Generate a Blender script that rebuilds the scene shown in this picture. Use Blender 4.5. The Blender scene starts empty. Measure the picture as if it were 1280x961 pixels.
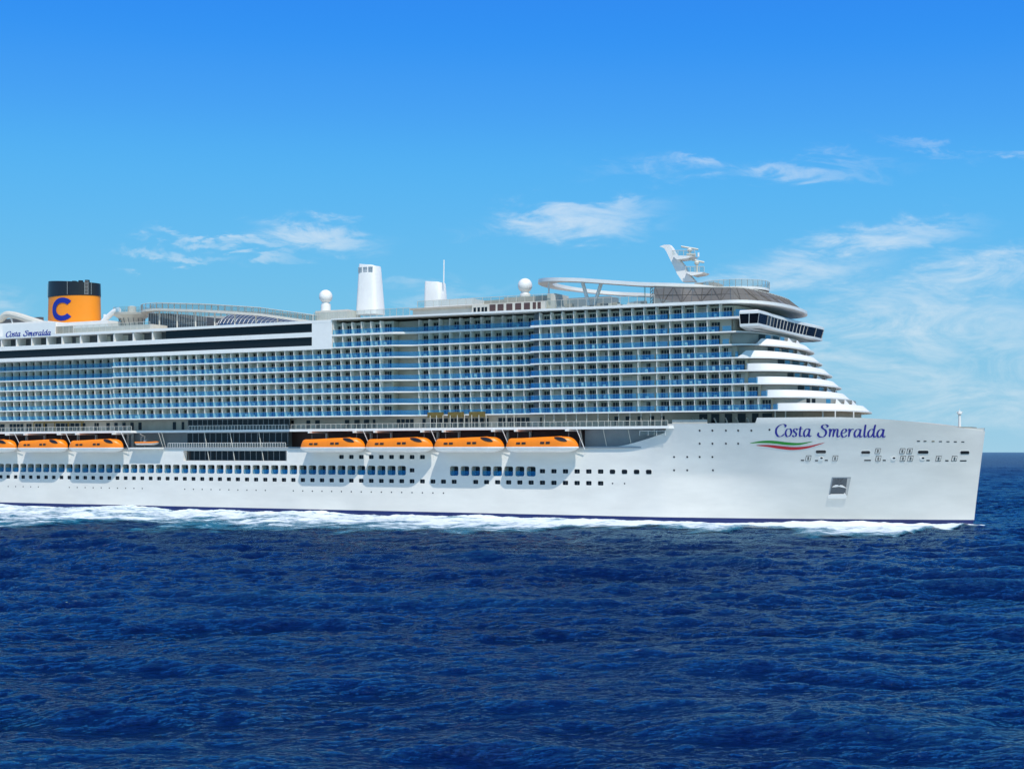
import bpy, bmesh, math, random
import numpy as np
from mathutils import Vector
R = math.radians
random.seed(4)

# ------------------------------------------------------------------ camera, light, exposure
scn = bpy.context.scene
F = 1828.0; CAMH = 15.0; HEAD = R(28)
CH, SH = math.cos(HEAD), math.sin(HEAD)
D0 = F / 5.5
RX, RY = 21 * SH, D0 + 21 * CH          # the ship's amidships point on the water

cam_d = bpy.data.cameras.new('camera'); cam = bpy.data.objects.new('camera', cam_d)
scn.collection.objects.link(cam); scn.camera = cam
cam.location = (0, 0, CAMH); cam.rotation_euler = (R(90), 0, 0)
cam_d.sensor_fit = 'HORIZONTAL'; cam_d.sensor_width = 36
cam_d.lens = 36 * F / 1280; cam_d.shift_y = 84.5 / 1280
cam_d.clip_start = 1; cam_d.clip_end = 200000

SUN = Vector((0.43 * CH - 0.467 * SH, -0.43 * SH - 0.467 * CH, 1.0)).normalized()
sd = bpy.data.lights.new('sun', 'SUN'); so = bpy.data.objects.new('sun', sd); scn.collection.objects.link(so)
sd.energy = 4.3; sd.angle = R(0.6); sd.color = (1.0, 0.965, 0.90)
so.rotation_euler = SUN.to_track_quat('Z', 'Y').to_euler(); so.location = (0, -50, 200)

scn.view_settings.view_transform = 'Standard'; scn.view_settings.look = 'None'
scn.view_settings.exposure = 0.0; scn.view_settings.gamma = 1; scn.view_settings.use_curve_mapping = False
scn.render.engine = 'CYCLES'
scn.cycles.max_bounces = 8; scn.cycles.transparent_max_bounces = 24

world = bpy.data.worlds.new("World"); scn.world = world; world.use_nodes = True

class NT:
    def __init__(s, tree): s.t = tree; s.n = tree.nodes; s.l = tree.links
    def node(s, typ, **kw):
        n = s.n.new(typ)
        for k, v in kw.items(): setattr(n, k, v)
        return n
    def put(s, sock, v):
        if v is None: return
        if isinstance(v, bpy.types.NodeSocket): s.l.new(v, sock)
        else: sock.default_value = v
    def math(s, op, a, b=None, c=None, clamp=False):
        n = s.node('ShaderNodeMath', operation=op, use_clamp=clamp)
        s.put(n.inputs[0], a)
        if b is not None: s.put(n.inputs[1], b)
        if c is not None: s.put(n.inputs[2], c)
        return n.outputs[0]
    def ramp(s, f, a, b, c=0.0, d=1.0, smooth=True):
        n = s.node('ShaderNodeMapRange', interpolation_type='SMOOTHSTEP' if smooth else 'LINEAR', clamp=True)
        s.put(n.inputs[0], f); n.inputs[1].default_value = a; n.inputs[2].default_value = b
        n.inputs[3].default_value = c; n.inputs[4].default_value = d
        return n.outputs[0]
    def noise(s, vec, scale, detail=4, rough=0.5, dist=0.0):
        n = s.node('ShaderNodeTexNoise'); s.put(n.inputs['Vector'], vec)
        n.inputs['Scale'].default_value = scale; n.inputs['Detail'].default_value = detail
        n.inputs['Roughness'].default_value = rough; n.inputs['Distortion'].default_value = dist
        return n.outputs[0]
    def mix(s, f, a, b, blend='MIX'):
        n = s.node('ShaderNodeMix', data_type='RGBA', blend_type=blend)
        s.put(n.inputs[0], f); s.put(n.inputs[6], a); s.put(n.inputs[7], b)
        return n.outputs[2]
    def comb(s, x, y, z=0.0):
        n = s.node('ShaderNodeCombineXYZ'); s.put(n.inputs[0], x); s.put(n.inputs[1], y); s.put(n.inputs[2], z)
        return n.outputs[0]

w = NT(world.node_tree); w.n.clear()
wo = w.node('ShaderNodeOutputWorld'); bg = w.node('ShaderNodeBackground')
sky = w.node('ShaderNodeTexSky', sky_type='NISHITA', sun_disc=False)
sky.sun_elevation = math.asin(SUN.z); sky.sun_rotation = math.atan2(SUN.x, SUN.y)
sky.altitude = 0; sky.air_density = 1.0; sky.dust_density = 0.25; sky.ozone_density = 3.0
tc = w.node('ShaderNodeTexCoord'); sep = w.node('ShaderNodeSeparateXYZ'); w.l.new(tc.outputs['Generated'], sep.inputs[0])
dx, dy, dz = sep.outputs
dyc = w.math('MAXIMUM', w.math('ABSOLUTE', dy), 0.12)
a_ = w.math('DIVIDE', dx, dyc); e_ = w.math('DIVIDE', dz, dyc)
# the sky is looked up four degrees higher than seen and graded to the photograph's azure
lift = w.comb(dx, dy, w.math('ADD', w.math('MAXIMUM', dz, 0.0), 0.07))
nrm = w.node('ShaderNodeVectorMath', operation='NORMALIZE'); w.l.new(lift, nrm.inputs[0]); w.l.new(nrm.outputs[0], sky.inputs[0])
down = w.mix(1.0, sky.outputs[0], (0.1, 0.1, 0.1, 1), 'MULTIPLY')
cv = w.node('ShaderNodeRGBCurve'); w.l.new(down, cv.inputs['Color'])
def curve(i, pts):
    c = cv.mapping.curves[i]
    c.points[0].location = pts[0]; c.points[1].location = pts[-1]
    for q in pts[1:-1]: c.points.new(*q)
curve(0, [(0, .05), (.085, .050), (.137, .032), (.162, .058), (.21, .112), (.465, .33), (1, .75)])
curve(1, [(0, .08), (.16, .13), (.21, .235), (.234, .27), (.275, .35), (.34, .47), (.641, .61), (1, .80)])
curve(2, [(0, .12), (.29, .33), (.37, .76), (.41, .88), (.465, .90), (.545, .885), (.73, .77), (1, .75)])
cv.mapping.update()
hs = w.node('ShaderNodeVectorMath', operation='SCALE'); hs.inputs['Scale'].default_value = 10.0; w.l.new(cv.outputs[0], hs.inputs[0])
# wind-drawn cirrus, each bank a soft patch of stretched noise in the sky
vec = w.comb(w.math('MULTIPLY', a_, 1.0), w.math('MULTIPLY', e_, 3.2))
n1 = w.noise(vec, 13.0, 9, 0.66, 1.3); n2 = w.noise(vec, 60.0, 6, 0.65, 0.6)
tex = w.math('ADD', w.math('MULTIPLY', n1, 0.8), w.math('MULTIPLY', n2, 0.2))
banks = [  # x, y, half width, half height (as degrees-like tangents), tilt, strength
 (408, 298, 62, 17, -0.10, 1.0), (290, 300, 85, 8, -0.08, 0.9), (215, 321, 70, 8, 0.0, 0.75),
 (722, 276, 95, 22, 0.10, 1.05), (775, 262, 40, 14, 0.05, 0.7), (950, 212, 165, 14, 0.0, 0.62), (1190, 450, 240, 100, 0.0, 0.55), (1120, 298, 95, 20, 0.14, 0.95),
 (1000, 340, 120, 28, 0.15, 0.75), (1240, 345, 130, 32, 0.12, 0.75), (1150, 410, 210, 60, 0.0, 0.8), (1230, 500, 160, 45, 0.0, 0.6),
 (1160, 186, 60, 9, -0.25, 0.45), (1260, 192, 70, 8, 0.0, 0.55), (560, 362, 100, 14, 0.0, 0.4), (0, 382, 40, 18, 0.0, 0.6)]
nw = w.noise(vec, 22.0, 5, 0.6, 0.5); warp = w.math('MULTIPLY', w.math('SUBTRACT', nw, 0.5), 0.055); warp2 = w.math('MULTIPLY', w.math('SUBTRACT', n1, 0.5), 0.10)
tot = None
for (px, py, hw, hh, tilt, st) in banks:
    u = w.math('SUBTRACT', a_, (px - 640) / F); v = w.math('SUBTRACT', e_, (565 - py) / F)
    v = w.math('SUBTRACT', v, w.math('MULTIPLY_ADD', u, tilt, warp)); u = w.math('ADD', u, warp2)
    q = w.math('ADD', w.math('POWER', w.math('ABSOLUTE', w.math('DIVIDE', u, hw / F)), 2.0),
               w.math('POWER', w.math('ABSOLUTE', w.math('DIVIDE', v, hh / F)), 2.0))
    g = w.math('MULTIPLY', w.math('EXPONENT', w.math('MULTIPLY', q, -1.0)), st)
    tot = g if tot is None else w.math('MAXIMUM', tot, g)
cl = w.ramp(w.math('ADD', w.math('MULTIPLY', tot, 0.30), w.math('MULTIPLY', tex, 1.35)), 0.52, 1.30)
cl = w.math('MULTIPLY', cl, w.ramp(tot, 0.02, 0.60))
cl = w.math('MULTIPLY', cl, w.ramp(dz, -0.0, 0.02))
cl = w.math('ADD', w.math('MULTIPLY', cl, 0.38), w.math('MULTIPLY', w.math('MULTIPLY', w.ramp(tot, .05, .9), w.ramp(n1, .25, .7)), .27))
cl = w.math('MULTIPLY', cl, w.ramp(dz, -0.0, 0.02))
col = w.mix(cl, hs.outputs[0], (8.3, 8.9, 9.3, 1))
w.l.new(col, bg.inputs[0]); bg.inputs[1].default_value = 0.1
w.l.new(bg.outputs[0], wo.inputs[0])

# ------------------------------------------------------------------ helpers
COL = scn.collection
def tag(o, label=None, cat=None, group=None, kind=None):
    if label: o['label'] = label
    if cat: o['category'] = cat
    if group: o['group'] = group
    if kind: o['kind'] = kind
    return o
def empty(name, loc=(0, 0, 0), rz=0):
    o = bpy.data.objects.new(name, None); COL.objects.link(o); o.location = loc; o.rotation_euler = (0, 0, rz)
    o.empty_display_size = 2
    return o
def mat(name, color, rough=0.5, metal=0.0, spec=0.5, noise=0.0, nscale=0.5, bump=0.0, coat=0.0, stretch=None):
    m = bpy.data.materials.new(name); m.use_nodes = True; t = NT(m.node_tree)
    b = t.n['Principled BSDF']; b.inputs['Base Color'].default_value = (*color, 1)
    b.inputs['Roughness'].default_value = rough; b.inputs['Metallic'].default_value = metal
    b.inputs['Specular IOR Level'].default_value = spec; b.inputs['Coat Weight'].default_value = coat
    c = t.node('ShaderNodeTexCoord'); mp = t.node('ShaderNodeMapping'); t.l.new(c.outputs['Object'], mp.inputs[0])
    if stretch: mp.inputs['Scale'].default_value = stretch
    if noise:
        n = t.noise(mp.outputs[0], nscale, 6, 0.6)
        f = t.ramp(n, 0.3, 0.75, 1 - noise, 1.0)
        t.l.new(t.mix(1.0, (*color, 1), t.comb(f, f, f), 'MULTIPLY'), b.inputs['Base Color'])
        t.l.new(t.ramp(n, 0.3, 0.7, min(1, rough + .12), rough), b.inputs['Roughness'])
    if bump:
        bn = t.node('ShaderNodeBump'); bn.inputs['Strength'].default_value = 1; bn.inputs['Distance'].default_value = bump
        t.l.new(t.noise(c.outputs['Object'], nscale * 1.5, 2, 0.4), bn.inputs['Height']); t.l.new(bn.outputs[0], b.inputs['Normal'])
    return m
def glass(name, tint, diff, fd=0.35, fg=0.12, rough=0.03):
    m = bpy.data.materials.new(name); m.use_nodes = True; t = NT(m.node_tree); t.n.clear()
    out = t.node('ShaderNodeOutputMaterial'); tr = t.node('ShaderNodeBsdfTransparent'); tr.inputs[0].default_value = (*tint, 1)
    df = t.node('ShaderNodeBsdfDiffuse'); df.inputs[0].default_value = (*diff, 1)
    gl = t.node('ShaderNodeBsdfGlossy'); gl.inputs[0].default_value = (1, 1, 1, 1); gl.inputs['Roughness'].default_value = rough
    lw = t.node('ShaderNodeLayerWeight'); lw.inputs[0].default_value = 0.25
    m1 = t.node('ShaderNodeMixShader'); m1.inputs[0].default_value = fd; t.l.new(tr.outputs[0], m1.inputs[1]); t.l.new(df.outputs[0], m1.inputs[2])
    m2 = t.node('ShaderNodeMixShader'); t.l.new(t.math('MULTIPLY_ADD', lw.outputs['Fresnel'], 0.35, fg, clamp=True), m2.inputs[0])
    t.l.new(m1.outputs[0], m2.inputs[1]); t.l.new(gl.outputs[0], m2.inputs[2]); t.l.new(m2.outputs[0], out.inputs[0])
    return m
M = dict(
 hull=mat('hull_paint', (0.745, 0.71, 0.645), 0.34, noise=0.11, nscale=0.22, bump=0.012, stretch=(0.35, 0.35, 1.3)),
 curtain=mat('curtain', (0.34, 0.33, 0.30), 0.8),
 divider=mat('balcony_divider', (0.84, 0.79, 0.66), 0.6, noise=0.05, nscale=0.6),
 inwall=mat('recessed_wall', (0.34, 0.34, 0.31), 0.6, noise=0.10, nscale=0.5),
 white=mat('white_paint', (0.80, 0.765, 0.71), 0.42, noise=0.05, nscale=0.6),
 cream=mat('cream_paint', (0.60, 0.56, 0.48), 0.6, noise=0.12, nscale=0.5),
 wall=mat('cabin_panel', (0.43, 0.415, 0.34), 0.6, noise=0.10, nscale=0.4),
 beige=mat('beige_panel', (0.42, 0.37, 0.30), 0.6, noise=0.15, nscale=0.5),
 grey=mat('grey_paint', (0.30, 0.33, 0.35), 0.55, noise=0.12, nscale=0.4),
 dgrey=mat('dark_grey', (0.10, 0.11, 0.12), 0.5, noise=0.1, nscale=0.5),
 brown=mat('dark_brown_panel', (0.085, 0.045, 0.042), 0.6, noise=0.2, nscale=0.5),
 black=mat('black_paint', (0.012, 0.012, 0.014), 0.4),
 dglass=mat('dark_glass', (0.008, 0.009, 0.012), 0.12, spec=0.28),
 cglass=mat('cabin_door_glass', (0.010, 0.013, 0.018), 0.15, spec=0.25),
 boot=mat('boot_top_navy', (0.005, 0.016, 0.12), 0.35, noise=0.2, nscale=0.3),
 blue=mat('lettering_blue', (0.012, 0.012, 0.25), 0.4),
 fblue=mat('funnel_letter_blue', (0.008, 0.018, 0.26), 0.4),
 green=mat('ribbon_green', (0.01, 0.24, 0.015), 0.4),
 red=mat('ribbon_red', (0.50, 0.01, 0.02), 0.4),
 orange=mat('lifeboat_orange', (0.90, 0.225, 0.002), 0.35, noise=0.08, nscale=0.6),
 fyel=mat('funnel_yellow_orange', (0.88, 0.26, 0.003), 0.4, noise=0.05, nscale=0.25),
 deck=mat('deck_planking', (0.30, 0.24, 0.17), 0.7, noise=0.25, nscale=1.0),
 amber=mat('amber_screen', (0.18, 0.12, 0.02), 0.4, noise=0.3, nscale=1.0),
 metal=mat('steel', (0.45, 0.45, 0.43), 0.4, metal=0.5, noise=0.15, nscale=1.0),
 rubber=mat('mesh_screen', (0.075, 0.065, 0.055), 0.6, noise=0.25, nscale=0.8),
 bglass=glass('blue_balcony_glass', (0.50, 0.90, 0.92), (0.010, 0.28, 0.82), 0.23, 0.02),
 rglass=glass('clear_rail_glass', (0.80, 0.86, 0.86), (0.34, 0.38, 0.36), 0.14, 0.02),
 brglass=glass('smoked_screen_glass', (0.42, 0.38, 0.33), (0.23, 0.205, 0.175), 0.66, 0.03),
 vglass=glass('vault_glass', (0.45, 0.55, 0.68), (0.10, 0.13, 0.20), 0.4, 0.15),
)
class MB:
    def __init__(s): s.v = []; s.f = []; s.m = []; s.mats = []
    def mi(s, m):
        if m not in s.mats: s.mats.append(m)
        return s.mats.index(m)
    def poly(s, pts, m):
        b = len(s.v); s.v += [(p[0], -p[1], p[2]) for p in pts]; s.f.append(list(range(b, b + len(pts)))); s.m.append(s.mi(m)); return s
    def box(s, u0, u1, v0, v1, z0, z1, m):
        b = len(s.v); k = s.mi(m)
        for z in (z0, z1):
            for (u, v) in ((u0, v0), (u1, v0), (u1, v1), (u0, v1)): s.v.append((u, -v, z))
        for f in ((0, 1, 2, 3), (4, 5, 6, 7), (0, 1, 5, 4), (1, 2, 6, 5), (2, 3, 7, 6), (3, 0, 4, 7)):
            s.f.append([b + i for i in f]); s.m.append(k)
        return s
    def prism(s, path, z0, z1, m, mside=None):       # path: closed list of (u, v)
        b = len(s.v); n = len(path); k = s.mi(m); ks = s.mi(mside or m)
        zz0 = z0 if callable(z0) else (lambda p: z0); zz1 = z1 if callable(z1) else (lambda p: z1)
        for p in path: s.v.append((p[0], -p[1], zz0(p)))
        for p in path: s.v.append((p[0], -p[1], zz1(p)))
        s.f.append([b + i for i in range(n)]); s.m.append(k)
        s.f.append([b + n + i for i in range(n)]); s.m.append(k)
        for i in range(n):
            j = (i + 1) % n; s.f.append([b + i, b + j, b + n + j, b + n + i]); s.m.append(ks)
        return s
    def band(s, po, pi, z0, z1, m):                  # strip between two open paths
        b = len(s.v); k = s.mi(m); n = len(po)
        f0 = z0 if callable(z0) else (lambda p: z0); f1 = z1 if callable(z1) else (lambda p: z1)
        for P in (po, pi):
            for f in (f0, f1):
                for p in P: s.v.append((p[0], -p[1], f(p)))
        for i in range(n - 1):
            for (r0, r1) in ((0, 1), (2, 3), (1, 3), (0, 2)):
                s.f.append([b + r0 * n + i, b + r0 * n + i + 1, b + r1 * n + i + 1, b + r1 * n + i]); s.m.append(k)
        for e in (0, n - 1):
            s.f.append([b + e, b + n + e, b + 3 * n + e, b + 2 * n + e]); s.m.append(k)
        return s
    def rings(s, rings, m, cap=True, closed=True):   # loft of equal rings of (u, v, z)
        b = len(s.v); k = s.mi(m); n = len(rings[0])
        for r in rings:
            for p in r: s.v.append((p[0], -p[1], p[2]))
        for i in range(len(rings) - 1):
            for j in range(n if closed else n - 1):
                q = (j + 1) % n
                s.f.append([b + i * n + j, b + i * n + q, b + (i + 1) * n + q, b + (i + 1) * n + j]); s.m.append(k)
        if cap:
            s.f.append([b + j for j in range(n)]); s.m.append(k)
            s.f.append([b + (len(rings) - 1) * n + j for j in range(n)]); s.m.append(k)
        return s
    def tube(s, pts, r, m, n=6):
        pts = [Vector(p) for p in pts]; rr = []
        for i, p in enumerate(pts):
            d = (pts[min(i + 1, len(pts) - 1)] - pts[max(i - 1, 0)]).normalized()
            a = d.cross(Vector((0, 0, 1)));
            if a.length < 0.05: a = d.cross(Vector((0, 1, 0)))
            a.normalize(); c = d.cross(a)
            q = r[i] if isinstance(r, (list, tuple)) else r
            rr.append([tuple(p + (a * math.cos(t) + c * math.sin(t)) * q) for t in [2 * math.pi * k / n for k in range(n)]])
        return s.rings(rr, m)
    def lathe(s, u, v, prof, m, n=24, su=1, sv=1):
        return s.rings([[(u + r * su * math.cos(2 * math.pi * k / n), v + r * sv * math.sin(2 * math.pi * k / n), z) for k in range(n)] for r, z in prof], m)
    def build(s, name, parent=None, smooth=False, label=None, kind=None, recalc=True):
        me = bpy.data.meshes.new(name); me.from_pydata(s.v, [], s.f); me.update()
        for m in s.mats: me.materials.append(M[m] if isinstance(m, str) else m)
        me.polygons.foreach_set('material_index', s.m)
        if recalc or smooth:
            bm = bmesh.new(); bm.from_mesh(me)
            if smooth: bmesh.ops.remove_doubles(bm, verts=bm.verts, dist=1e-4)
            if recalc: bmesh.ops.recalc_face_normals(bm, faces=bm.faces)
            bm.to_mesh(me); bm.free()
        if smooth:
            for p in me.polygons: p.use_smooth = True
            try: me.set_sharp_from_angle(angle=R(35))
            except Exception: pass
        o = bpy.data.objects.new(name, me); COL.objects.link(o)
        if parent: o.parent = parent
        if label: o['label'] = label
        if kind: o['kind'] = kind
        return o

# where a sight line at photo position (x, y) meets the ship's lengthwise plane v: gives real ship coordinates u, z
def U(x, v=21.0):
    k = (x - 640) / F
    return (k * (RY - v * CH) - RX + v * SH) / (CH + k * SH)
def Z(x, y, v=21.0):
    return CAMH + (565 - y) * (RY - U(x, v) * SH - v * CH) / F
def PX(u, v, z=0):
    return 640 + F * (RX + u * CH - v * SH) / (RY - u * SH - v * CH)
def world_pt(u, v, z): return (RX + u * CH - v * SH, RY - u * SH - v * CH, z)
def sm(a, b, x):
    t = min(1, max(0, (x - a) / (b - a))); return t * t * (3 - 2 * t)

ship = empty('cruise_ship', (RX, RY, 0), -HEAD)
tag(ship, 'huge white cruise ship with orange funnel and many decks of blue glass balconies', 'cruise ship')
STERN = -226.0

# ------------------------------------------------------------------ hull form
def ustem(z): return 97.9 + 2.3 * (max(0, z) / 19.4) ** 1.1 + (0.6 * min(0, z))
def sm(a, b, x):
    t = min(1, max(0, (x - a) / (b - a))); return t * t * (3 - 2 * t)
def halfb(u, z):
    us = ustem(z)
    t = min(1, max(0, (u - 35) / (us - 35))); bw = 18.6 * max(0.0, 1 - t ** 1.32)
    t = min(1, max(0, (u - 50) / (us - 50))); bd = 21.0 * max(0.0, 1 - t ** 2.7) ** 0.85
    ga = min(1, max(0, (z - 10) / 11)) * sm(25, 44, u)
    gf = min(1, max(0, z / 21.5)) ** 0.95
    k = sm(38, 66, u)
    g = ga * (1 - k) + gf * k
    b = bw * (1 - g) + bd * g
    if u < -190: b *= 1 - 0.12 * sm(-190, STERN, u)
    return max(b, 0.02)
def hull_at(x, y):
    v = 19.0
    for _ in range(25):
        u = U(x, v); z = Z(x, y, v); v = 0.5 * v + 0.5 * halfb(u, z)
    return u, z
HT = 16.25                                            # edge of the boat deck
u_op1 = U(770, 19.2); u_op2 = U(833, 21)
def ztop(u):
    if u < u_op1: return HT
    if u < u_op2:
        t = (u - u_op1) / (u_op2 - u_op1); return HT + 3.2 * t ** 1.25
    if u < U(946): return 21.1
    return 22.18 - 2.85 * max(0, (u - 72) / 28.2) ** 1.9
# windows in the hull side, all on one 2.82 m grid
W18 = 18.6
ug = U(649.8, W18); PITCH = (U(500, W18) - U(207.7, W18)) / 25
ks = [ug + k * PITCH for k in range(-76, 14)]
def xk(u): return PX(u, W18)
big, small, ports = [], [], []
for u in ks:
    x = xk(u)
    if x < 505 or 560 < x < 669: big.append((u, 10.62))
    if 508 < x < 519 or 672 < x < 818: small.append((u, 10.7))
    if x < 758 and not (570 < x < 586): small.append((u, 8.1))
    if 420 < x < 532: small.append((u, 13.85))
    if (-60 < x < 60 and int(abs(x)) % 3) or (80 < x < 178) or (225 < x < 332) or (360 < x < 556): ports.append((u, 5.4))
    if 760 < x < 790: ports.append((u, 8.1))
small_fwd = [q for q in small if q[0] > u_op1 - 1.5]; small = [q for q in small if q[0] <= u_op1 - 1.5]
holes = [(u - 1.15, u + 1.15, z - 1.12, z + 1.12) for u, z in big] + [(u - .66, u + .66, z - .48, z + .48) for u, z in small]
BAY = (U(228, 19), U(357, 19), 12.75, 15.35)
holes.append(BAY)
hb = MB()
ul = set([STERN]); zl = set([-2, 0, 0.9, 2.4, 4.4, 6.6, 7.2, 9.0, 12.5, 13.2, 14.6, 15.3, HT])
for h in holes:
    ul.update((round(h[0], 4), round(h[1], 4))); zl.update((round(h[2], 4), round(h[3], 4)))
u = STERN
while u < u_op1: ul.add(round(u, 4)); u += 6
ul = sorted(x for x in ul if x <= u_op1); ul.append(u_op1)
uu = [ul[0]]
for x in ul[1:]:
    if x - uu[-1] > 0.02: uu.append(x)
ul = uu; zl = sorted(zl); zz = [zl[0]]
for x in zl[1:]:
    if x - zz[-1] > 0.02: zz.append(x)
zl = zz
for side in (1, -1):
    for i in range(len(ul) - 1):
        for j in range(len(zl) - 1):
            uc, zc = (ul[i] + ul[i + 1]) / 2, (zl[j] + zl[j + 1]) / 2
            if side == 1 and any(h[0] < uc < h[1] and h[2] < zc < h[3] for h in holes): continue
            q = [(ul[i], zl[j]), (ul[i + 1], zl[j]), (ul[i + 1], zl[j + 1]), (ul[i], zl[j + 1])]
            hb.poly([(a, side * halfb(a, b), b) for a, b in (q if side == 1 else q[::-1])], 'boot' if zc < 0.9 else 'hull')
    # forward: stations run out to the raked stem
    N = 110
    us_ = [u_op1 + (100.2 - u_op1) * (1 - (1 - i / N) ** 1.25) for i in range(N + 1)]
    for x in (u_op2, u_op2 + .01, U(946), U(946) + .01): us_[min(range(len(us_)), key=lambda i: abs(us_[i] - x))] = x
    us_ = sorted(us_)
    nz = 26
    def pt(u0, j):
        zt = ztop(u0); z = [-2, 0.9][j] if j < 2 else 0.9 + (zt - 0.9) * (j - 1) / (nz - 1)
        u_ = u0 if u0 < 60 else 60 + (u0 - 60) * (ustem(z) - 60) / (100.2 - 60) if u0 < 100.19 else ustem(z)
        return (u_, side * (halfb(u_, z) if u0 < 100.19 else 0.0), z)
    for i in range(len(us_) - 1):
        for j in range(nz):
            q = [pt(us_[i], j), pt(us_[i + 1], j), pt(us_[i + 1], j + 1), pt(us_[i], j + 1)]
            hb.poly(q if side == 1 else q[::-1], 'boot' if j == 0 else 'hull')
    # inside face of the bulwark
    for i in range(len(us_) - 1):
        if us_[i] < u_op2 or us_[i + 1] > 100: continue
        q = []
        for a, top in ((us_[i], 0), (us_[i + 1], 0), (us_[i + 1], 1), (us_[i], 1)):
            z = ztop(a) if top else 20.0
            q.append((a if a < 60 else 60 + (a - 60) * (ustem(z) - 60) / 40.2, side * max(0, halfb(a, z) - 0.3), z))
        hb.poly(q, 'hull')
        za, zb = ztop(us_[i]), ztop(us_[i + 1])
        A = [pt(us_[i], nz), pt(us_[i + 1], nz)]
        hb.poly([A[0], A[1], q[2], q[3]], 'hull')
# transom
hb.poly([(STERN, s * halfb(STERN, z), z) for s, z in ((1, -2), (1, 12), (1, HT), (-1, HT), (-1, 12), (-1, -2))], 'hull')
hb.build('hull', ship, smooth=True)

# foredeck and boat-deck floors
fd = MB()
path = [(u_, halfb(u_, 20) - 0.35) for u_ in [36 + i * 2 for i in range(32)]]
fd.prism(path + [(a, -b) for a, b in path[::-1]], 19.9, 20.2, 'deck'); fd.build('foredeck', ship)
bd = MB(); bd.box(STERN, 38, -18.9, 18.9, 15.9, 16.2, 'grey')
bd.build('boat_deck', ship)

def vh(u, z): return halfb(u, z)
# big balcony openings with a room behind
for (u, z) in big:
    if PX(u, 18.6) < -60: continue
    b = MB(); u0, u1, z0, z1 = u - 1.15, u + 1.15, z - 1.12, z + 1.12; vi = 17.2; vo = 18.59
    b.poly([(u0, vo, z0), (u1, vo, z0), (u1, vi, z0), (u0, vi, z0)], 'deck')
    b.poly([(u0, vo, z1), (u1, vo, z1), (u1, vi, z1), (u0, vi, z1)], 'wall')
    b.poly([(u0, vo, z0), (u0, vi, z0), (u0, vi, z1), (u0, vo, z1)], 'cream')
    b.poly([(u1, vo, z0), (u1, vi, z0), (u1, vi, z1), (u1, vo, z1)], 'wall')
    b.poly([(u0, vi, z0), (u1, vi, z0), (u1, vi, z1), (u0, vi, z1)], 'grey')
    # rounded corner gussets of the opening
    for su in (-1, 1):
        for sz in (-1, 1):
            cu, cz = u + su * 1.15, z + sz * 1.12; r = 0.5
            arc = [(cu - su * r + su * r * math.sin(t), cz - sz * r + sz * r * math.cos(t)) for t in [math.pi / 2 * k / 5 for k in range(6)]]
            b.poly([(cu, 18.57, cz)] + [(a, 18.57, c) for a, c in arc], 'hull')
    o = b.build('window', ship, recalc=False)
    MB().box(u - 0.75, u + 1.1, 17.21, 17.26, z0 + .02, z1 - .15, 'cglass').build('door', o)
    MB().poly([(u0, 18.45, z0), (u1, 18.45, z0), (u1, 18.45, z0 + 1.15), (u0, 18.45, z0 + 1.15)], 'bglass').build('glass_railing', o, recalc=False)
for (u, z) in small:
    if PX(u, 18.6) < -60: continue
    b = MB(); v0 = vh(u, z) - 0.22; g = 0.22
    b.box(u - .70, u + .70, v0 - 0.1, v0, z - .52, z + .52, 'cglass')
    o = b.build('porthole_window', ship)
    f = MB(); vf = vh(u, z)
    for su in (-1, 1):
        for sz in (-1, 1):
            cu, cz = u + su * .67, z + sz * .49; r = 0.26
            arc = [(cu - su * r + su * r * math.sin(t), cz - sz * r + sz * r * math.cos(t)) for t in [math.pi / 2 * k / 4 for k in range(5)]]
            f.poly([(cu, vf - .015, cz)] + [(a, vf - .015, c) for a, c in arc], 'hull')
    f.box(u - .03, u + .03, v0 + .01, v0 + .06, z - .48, z + .48, 'dgrey')
    f.build('frame', o, recalc=False)

def on_hull(pts, off=0.04, px=True):
    out = []
    for (x, y) in pts:
        u, z = hull_at(x, y) if px else (x, y)
        e = 0.2
        n = Vector((-(halfb(u + e, z) - halfb(u - e, z)) / (2 * e), 1.0, -(halfb(u, z + e) - halfb(u, z - e)) / (2 * e))).normalized()
        out.append((u + n.x * off, halfb(u, z) + n.y * off, z + n.z * off))
    return out
def disc(cx, cy, r, n=10, ry=None): return [(cx + r * math.cos(2 * math.pi * k / n), cy + (ry or r) * math.sin(2 * math.pi * k / n)) for k in range(n)]
def plate(pts, m, off=0.05, px=True):
    """thin plate following the hull, with edges back to the plating"""
    b = MB(); a = on_hull(pts, off, px); c = on_hull(pts, -0.1, px)
    b.poly(a, m)
    for i in range(len(a)):
        j = (i + 1) % len(a); b.poly([a[i], a[j], c[j], c[i]], m)
    return b
for (u, z) in small_fwd:
    P = [(u - .66 + .2, z - .48), (u + .66 - .2, z - .48), (u + .66, z - .28), (u + .66, z + .28), (u + .46, z + .48), (u - .46, z + .48), (u - .66, z + .28), (u - .66, z - .28)]
    o = plate([(u + (a - u) * 1.12, z + (b_ - z) * 1.12) for a, b_ in P], 'hull', 0.05, px=False).build('porthole_window', ship)
    plate(P, 'cglass', 0.07, px=False).build('pane', o)
# round scuttles
for (u, z) in ports: plate(disc(u, z, 0.17, 10), 'black', 0.03, px=False).build('porthole', ship)
for (x, y) in [(874.6, 538), (890.5, 538), (907.4, 538), (922.7, 538), (939.2, 538), (961.9, 537), (874.6, 554.3), (890.5, 554.3), (907.4, 554.3), (922.7, 554.3),
               (842.6, 571), (859, 571), (874.6, 571), (890.5, 571), (842.6, 587.6), (859, 587.6), (891.2, 587.6)]:
    u, z = hull_at(x, y); plate(disc(u, z, 0.22, 10), 'black', 0.03, px=False).build('porthole', ship)
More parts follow.
